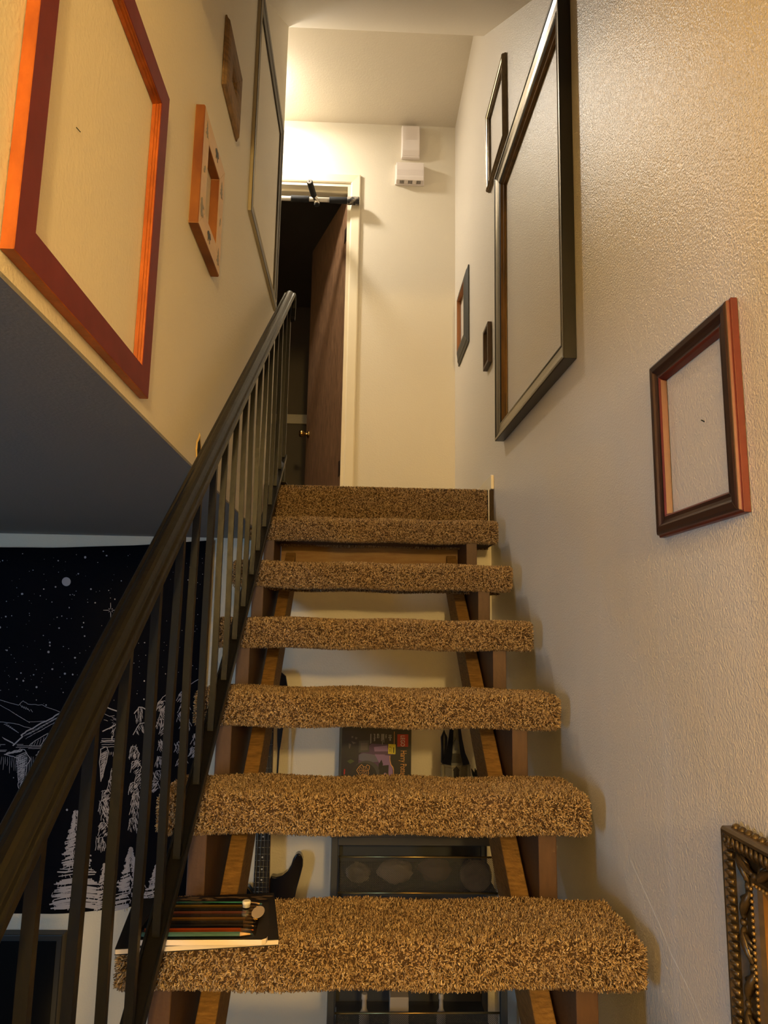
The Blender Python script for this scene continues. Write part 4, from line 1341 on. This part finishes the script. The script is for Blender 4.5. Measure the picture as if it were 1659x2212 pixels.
for (x, z, w) in st_pts:
    vs += [(x - w, 2.846, z), (x + w, 2.846, z), (x + w, 2.848, z), (x - w, 2.848, z)]
mst.add(vs, [(i * 4 + k, i * 4 + (k + 1) % 4, (i + 1) * 4 + (k + 1) % 4, (i + 1) * 4 + k) for i in range(len(st_pts) - 1) for k in range(4)] + [(0, 1, 2, 3), (len(vs) - 4, len(vs) - 3, len(vs) - 2, len(vs) - 1)])
mst.build('strap', mat('black_webbing', (16, 16, 18), 0.8), gt)
hg = thing('guitar_hanger', 'small black wall hook holding the bass guitar by its headstock', 'wall hook', (-0.323, LB, -0.34))
MB().box(-0.353, -0.293, LB - 0.010, LB, -0.375, -0.305).build('plate', m_slot, hg, bevel=0.002)
MB().tube([(-0.323, LB - 0.01, -0.345), (-0.323, 2.872, -0.345)], 0.005, 8).tube([(-0.358, 2.845, -0.345), (-0.358, 2.872, -0.345), (-0.323, 2.874, -0.345), (-0.289, 2.872, -0.345), (-0.289, 2.845, -0.345)], 0.0045, 8).build('yoke', m_slot, hg)

# ------------------------------------------------------------------ sketch book and pencil set on the lowest tread
TZ = -0.5205


def slab(pts, z0, z1, mi=0, mb=None):
    return (mb or MB()).prism(pts, 'z', z0, z1, mi)


bk = thing('sketch_book', 'black-covered sketch book with white page edges lying on the lowest tread', 'book', (-0.25, 1.40, TZ))
bpts = [(-0.374, 1.272), (-0.116, 1.310), (-0.148, 1.525), (-0.408, 1.490)]
ins = lambda pts, d: [((p[0] - sum(q[0] for q in pts) / 4) * (1 - d) + sum(q[0] for q in pts) / 4, (p[1] - sum(q[1] for q in pts) / 4) * (1 - d) + sum(q[1] for q in pts) / 4) for p in pts]
m_cover = mat('black_book_cover', (16, 15, 17), 0.4)
m_paper = mat('white_page_edge', (226, 214, 196), 0.8, noise=(3, (210, 196, 176), 0.3, (1, 1, 400)))
slab(bpts, TZ, TZ + 0.0012).build('back_cover', m_cover, bk)
slab(ins(bpts, 0.006), TZ + 0.0012, TZ + 0.0085).build('pages', m_paper, bk)
slab(bpts, TZ + 0.0085, TZ + 0.0100).build('front_cover', m_cover, bk)
pr_ = MB()
for k, (a, b) in enumerate(((-0.335, 1.482), (-0.312, 1.487), (-0.290, 1.484), (-0.300, 1.495), (-0.270, 1.492), (-0.248, 1.497), (-0.262, 1.484), (-0.225, 1.499), (-0.205, 1.496), (-0.180, 1.500), (-0.168, 1.490), (-0.160, 1.505))):
    pr_.add([(a + 0.012 * math.cos(t) + 0.002 * k % .004, b + 0.0045 * math.sin(t), TZ + 0.0103) for t in [2 * math.pi * j / 9 for j in range(9)]], [tuple(range(9))])
pr_.build('cover_print', mat('taupe_print', (96, 78, 58), 0.5), bk, fix=False)

ZT = TZ + 0.0101
ps = thing('pencil_set', 'pack of coloured pencils under clear plastic in a white tray, on the sketch book', 'pencil set', (-0.25, 1.37, ZT))
tpts = [(-0.356, 1.281), (-0.142, 1.283), (-0.135, 1.289), (-0.134, 1.300), (-0.150, 1.448), (-0.352, 1.446)]
slab(tpts, ZT, ZT + 0.0090).build('tray', mat('white_tray_card', (230, 216, 200), 0.6), ps, bevel=0.0015)
slab([(-0.356, 1.2815), (-0.142, 1.2835), (-0.1345, 1.290), (-0.1335, 1.300), (-0.1495, 1.4485), (-0.352, 1.4465)], ZT + 0.0090, ZT + 0.0096).build('backing_card', mat('dark_backing_card', (26, 20, 16), 0.5), ps)
ZP = ZT + 0.0132
pcs = [((66, 100, 90), 1.2945), ((255, 120, 20), 1.3105), ((20, 16, 14), 1.3265), ((34, 28, 22), 1.3415), ((250, 180, 40), 1.3565), ((84, 46, 46), 1.3700), ((240, 130, 96), 1.3835), ((24, 44, 34), 1.3990), ((255, 210, 50), 1.4140), ((50, 130, 110), 1.4285)]
names = ['teal', 'orange', 'black', 'charcoal', 'golden', 'maroon', 'pink', 'dark_green', 'yellow', 'sea_green']
pm_g = 'coloured pencils in the clear pack'
wood = mat('cedar_tip', (214, 172, 112), 0.6)
for k, ((c, y), nm) in enumerate(zip(pcs, names)):
    xe = -0.178 - 0.02 * (y - 1.29) + random.uniform(-0.002, 0.002)
    dy = 0.003
    sat = mat('pencil_' + nm, c, 0.3)
    nms = nm.replace('_', ' ')
    pos = {0: 'nearest the front edge of the pack', 9: 'furthest from the front edge of the pack'}.get(k, 'between the %s and the %s one' % (names[k - 1].replace('_', ' '), names[min(k + 1, 9)].replace('_', ' ')))
    pn = thing('coloured_pencil', '%s coloured pencil in the clear pack, %s' % (nms, pos), 'pencil', (-0.26, y, ZP), pm_g)
    MB().tube([(-0.338, y - dy, ZP), (xe, y, ZP)], 0.0036, 6, smooth=False).build('shaft', sat, pn)
    MB().tube([(xe, y, ZP), (xe + 0.017, y + 0.0004, ZP)], [0.0035, 0.0010], 8).build('sharpened_tip', wood, pn)
    MB().tube([(xe + 0.017, y + 0.0004, ZP), (xe + 0.021, y + 0.0005, ZP)], [0.0010, 0.0003], 6).build('lead', sat, pn)
capo = thing('white_cap', 'small round white plastic cap lying on the pencil pack', 'cap', (-0.184, 1.398, ZP + 0.006))
MB().tube([(-0.184, 1.398, ZP + 0.0055), (-0.184, 1.398, ZP + 0.010), (-0.184, 1.398, ZP + 0.0105), (-0.184, 1.398, ZP + 0.015), (-0.184, 1.398, ZP + 0.016)], [0.0066, 0.0066, 0.0074, 0.0074, 0.0060], 18).build('cap_body', mat('white_cap_plastic', (228, 222, 200), 0.4), capo)
# clear blister over the pencils
m_clear = bpy.data.materials.new('clear_plastic')
m_clear.use_nodes = True
nt = m_clear.node_tree
nt.nodes.remove(nt.nodes['Principled BSDF'])
gl = nt.nodes.new('ShaderNodeBsdfGlossy'); gl.inputs['Roughness'].default_value = 0.10
trn = nt.nodes.new('ShaderNodeBsdfTransparent'); trn.inputs['Color'].default_value = (0.94, 0.94, 0.94, 1)
fr = nt.nodes.new('ShaderNodeFresnel'); fr.inputs['IOR'].default_value = 1.45
mx = nt.nodes.new('ShaderNodeMixShader')
nt.links.new(fr.outputs[0], mx.inputs[0]); nt.links.new(trn.outputs[0], mx.inputs[1]); nt.links.new(gl.outputs[0], mx.inputs[2])
nt.links.new(mx.outputs[0], nt.nodes['Material Output'].inputs['Surface'])
bl = MB()
rng2 = random.Random(4)
nx, ny = 26, 14
for i in range(nx + 1):
    for j in range(ny + 1):
        a, b = i / nx, j / ny
        x = -0.350 + (0.198) * a - 0.008 * b * a
        y = 1.2872 + 0.156 * b
        edge_ = min(min(a, 1 - a) * 12, min(b, 1 - b) * 8, 1)
        z = ZT + 0.0092 + edge_ * (0.0085 + 0.0005 * math.sin(9 * a + 5 * b) + rng2.uniform(-.0002, .0002))
        bl.v.append((x, y, z))
for i in range(nx):
    for j in range(ny):
        a = i * (ny + 1) + j
        bl.f.append((a, a + 1, a + ny + 2, a + ny + 1)); bl.m.append(0); bl.sm.append(True)
bl.build('clear_blister', m_clear, ps)
MB().add([(-0.160 + 0.011 * math.cos(t), 1.375 + 0.028 * math.sin(t), ZT + 0.0185) for t in [2 * math.pi * j / 18 for j in range(18)]] + [(-0.160 + 0.011 * math.cos(t), 1.375 + 0.028 * math.sin(t), ZT + 0.0180) for t in [2 * math.pi * j / 18 for j in range(18)]],
         [tuple(range(18))] + [(j, (j + 1) % 18, 18 + (j + 1) % 18, 18 + j) for j in range(18)]).build('pale_oval_sticker', mat('pale_sticker', (196, 178, 162), 0.6), ps)
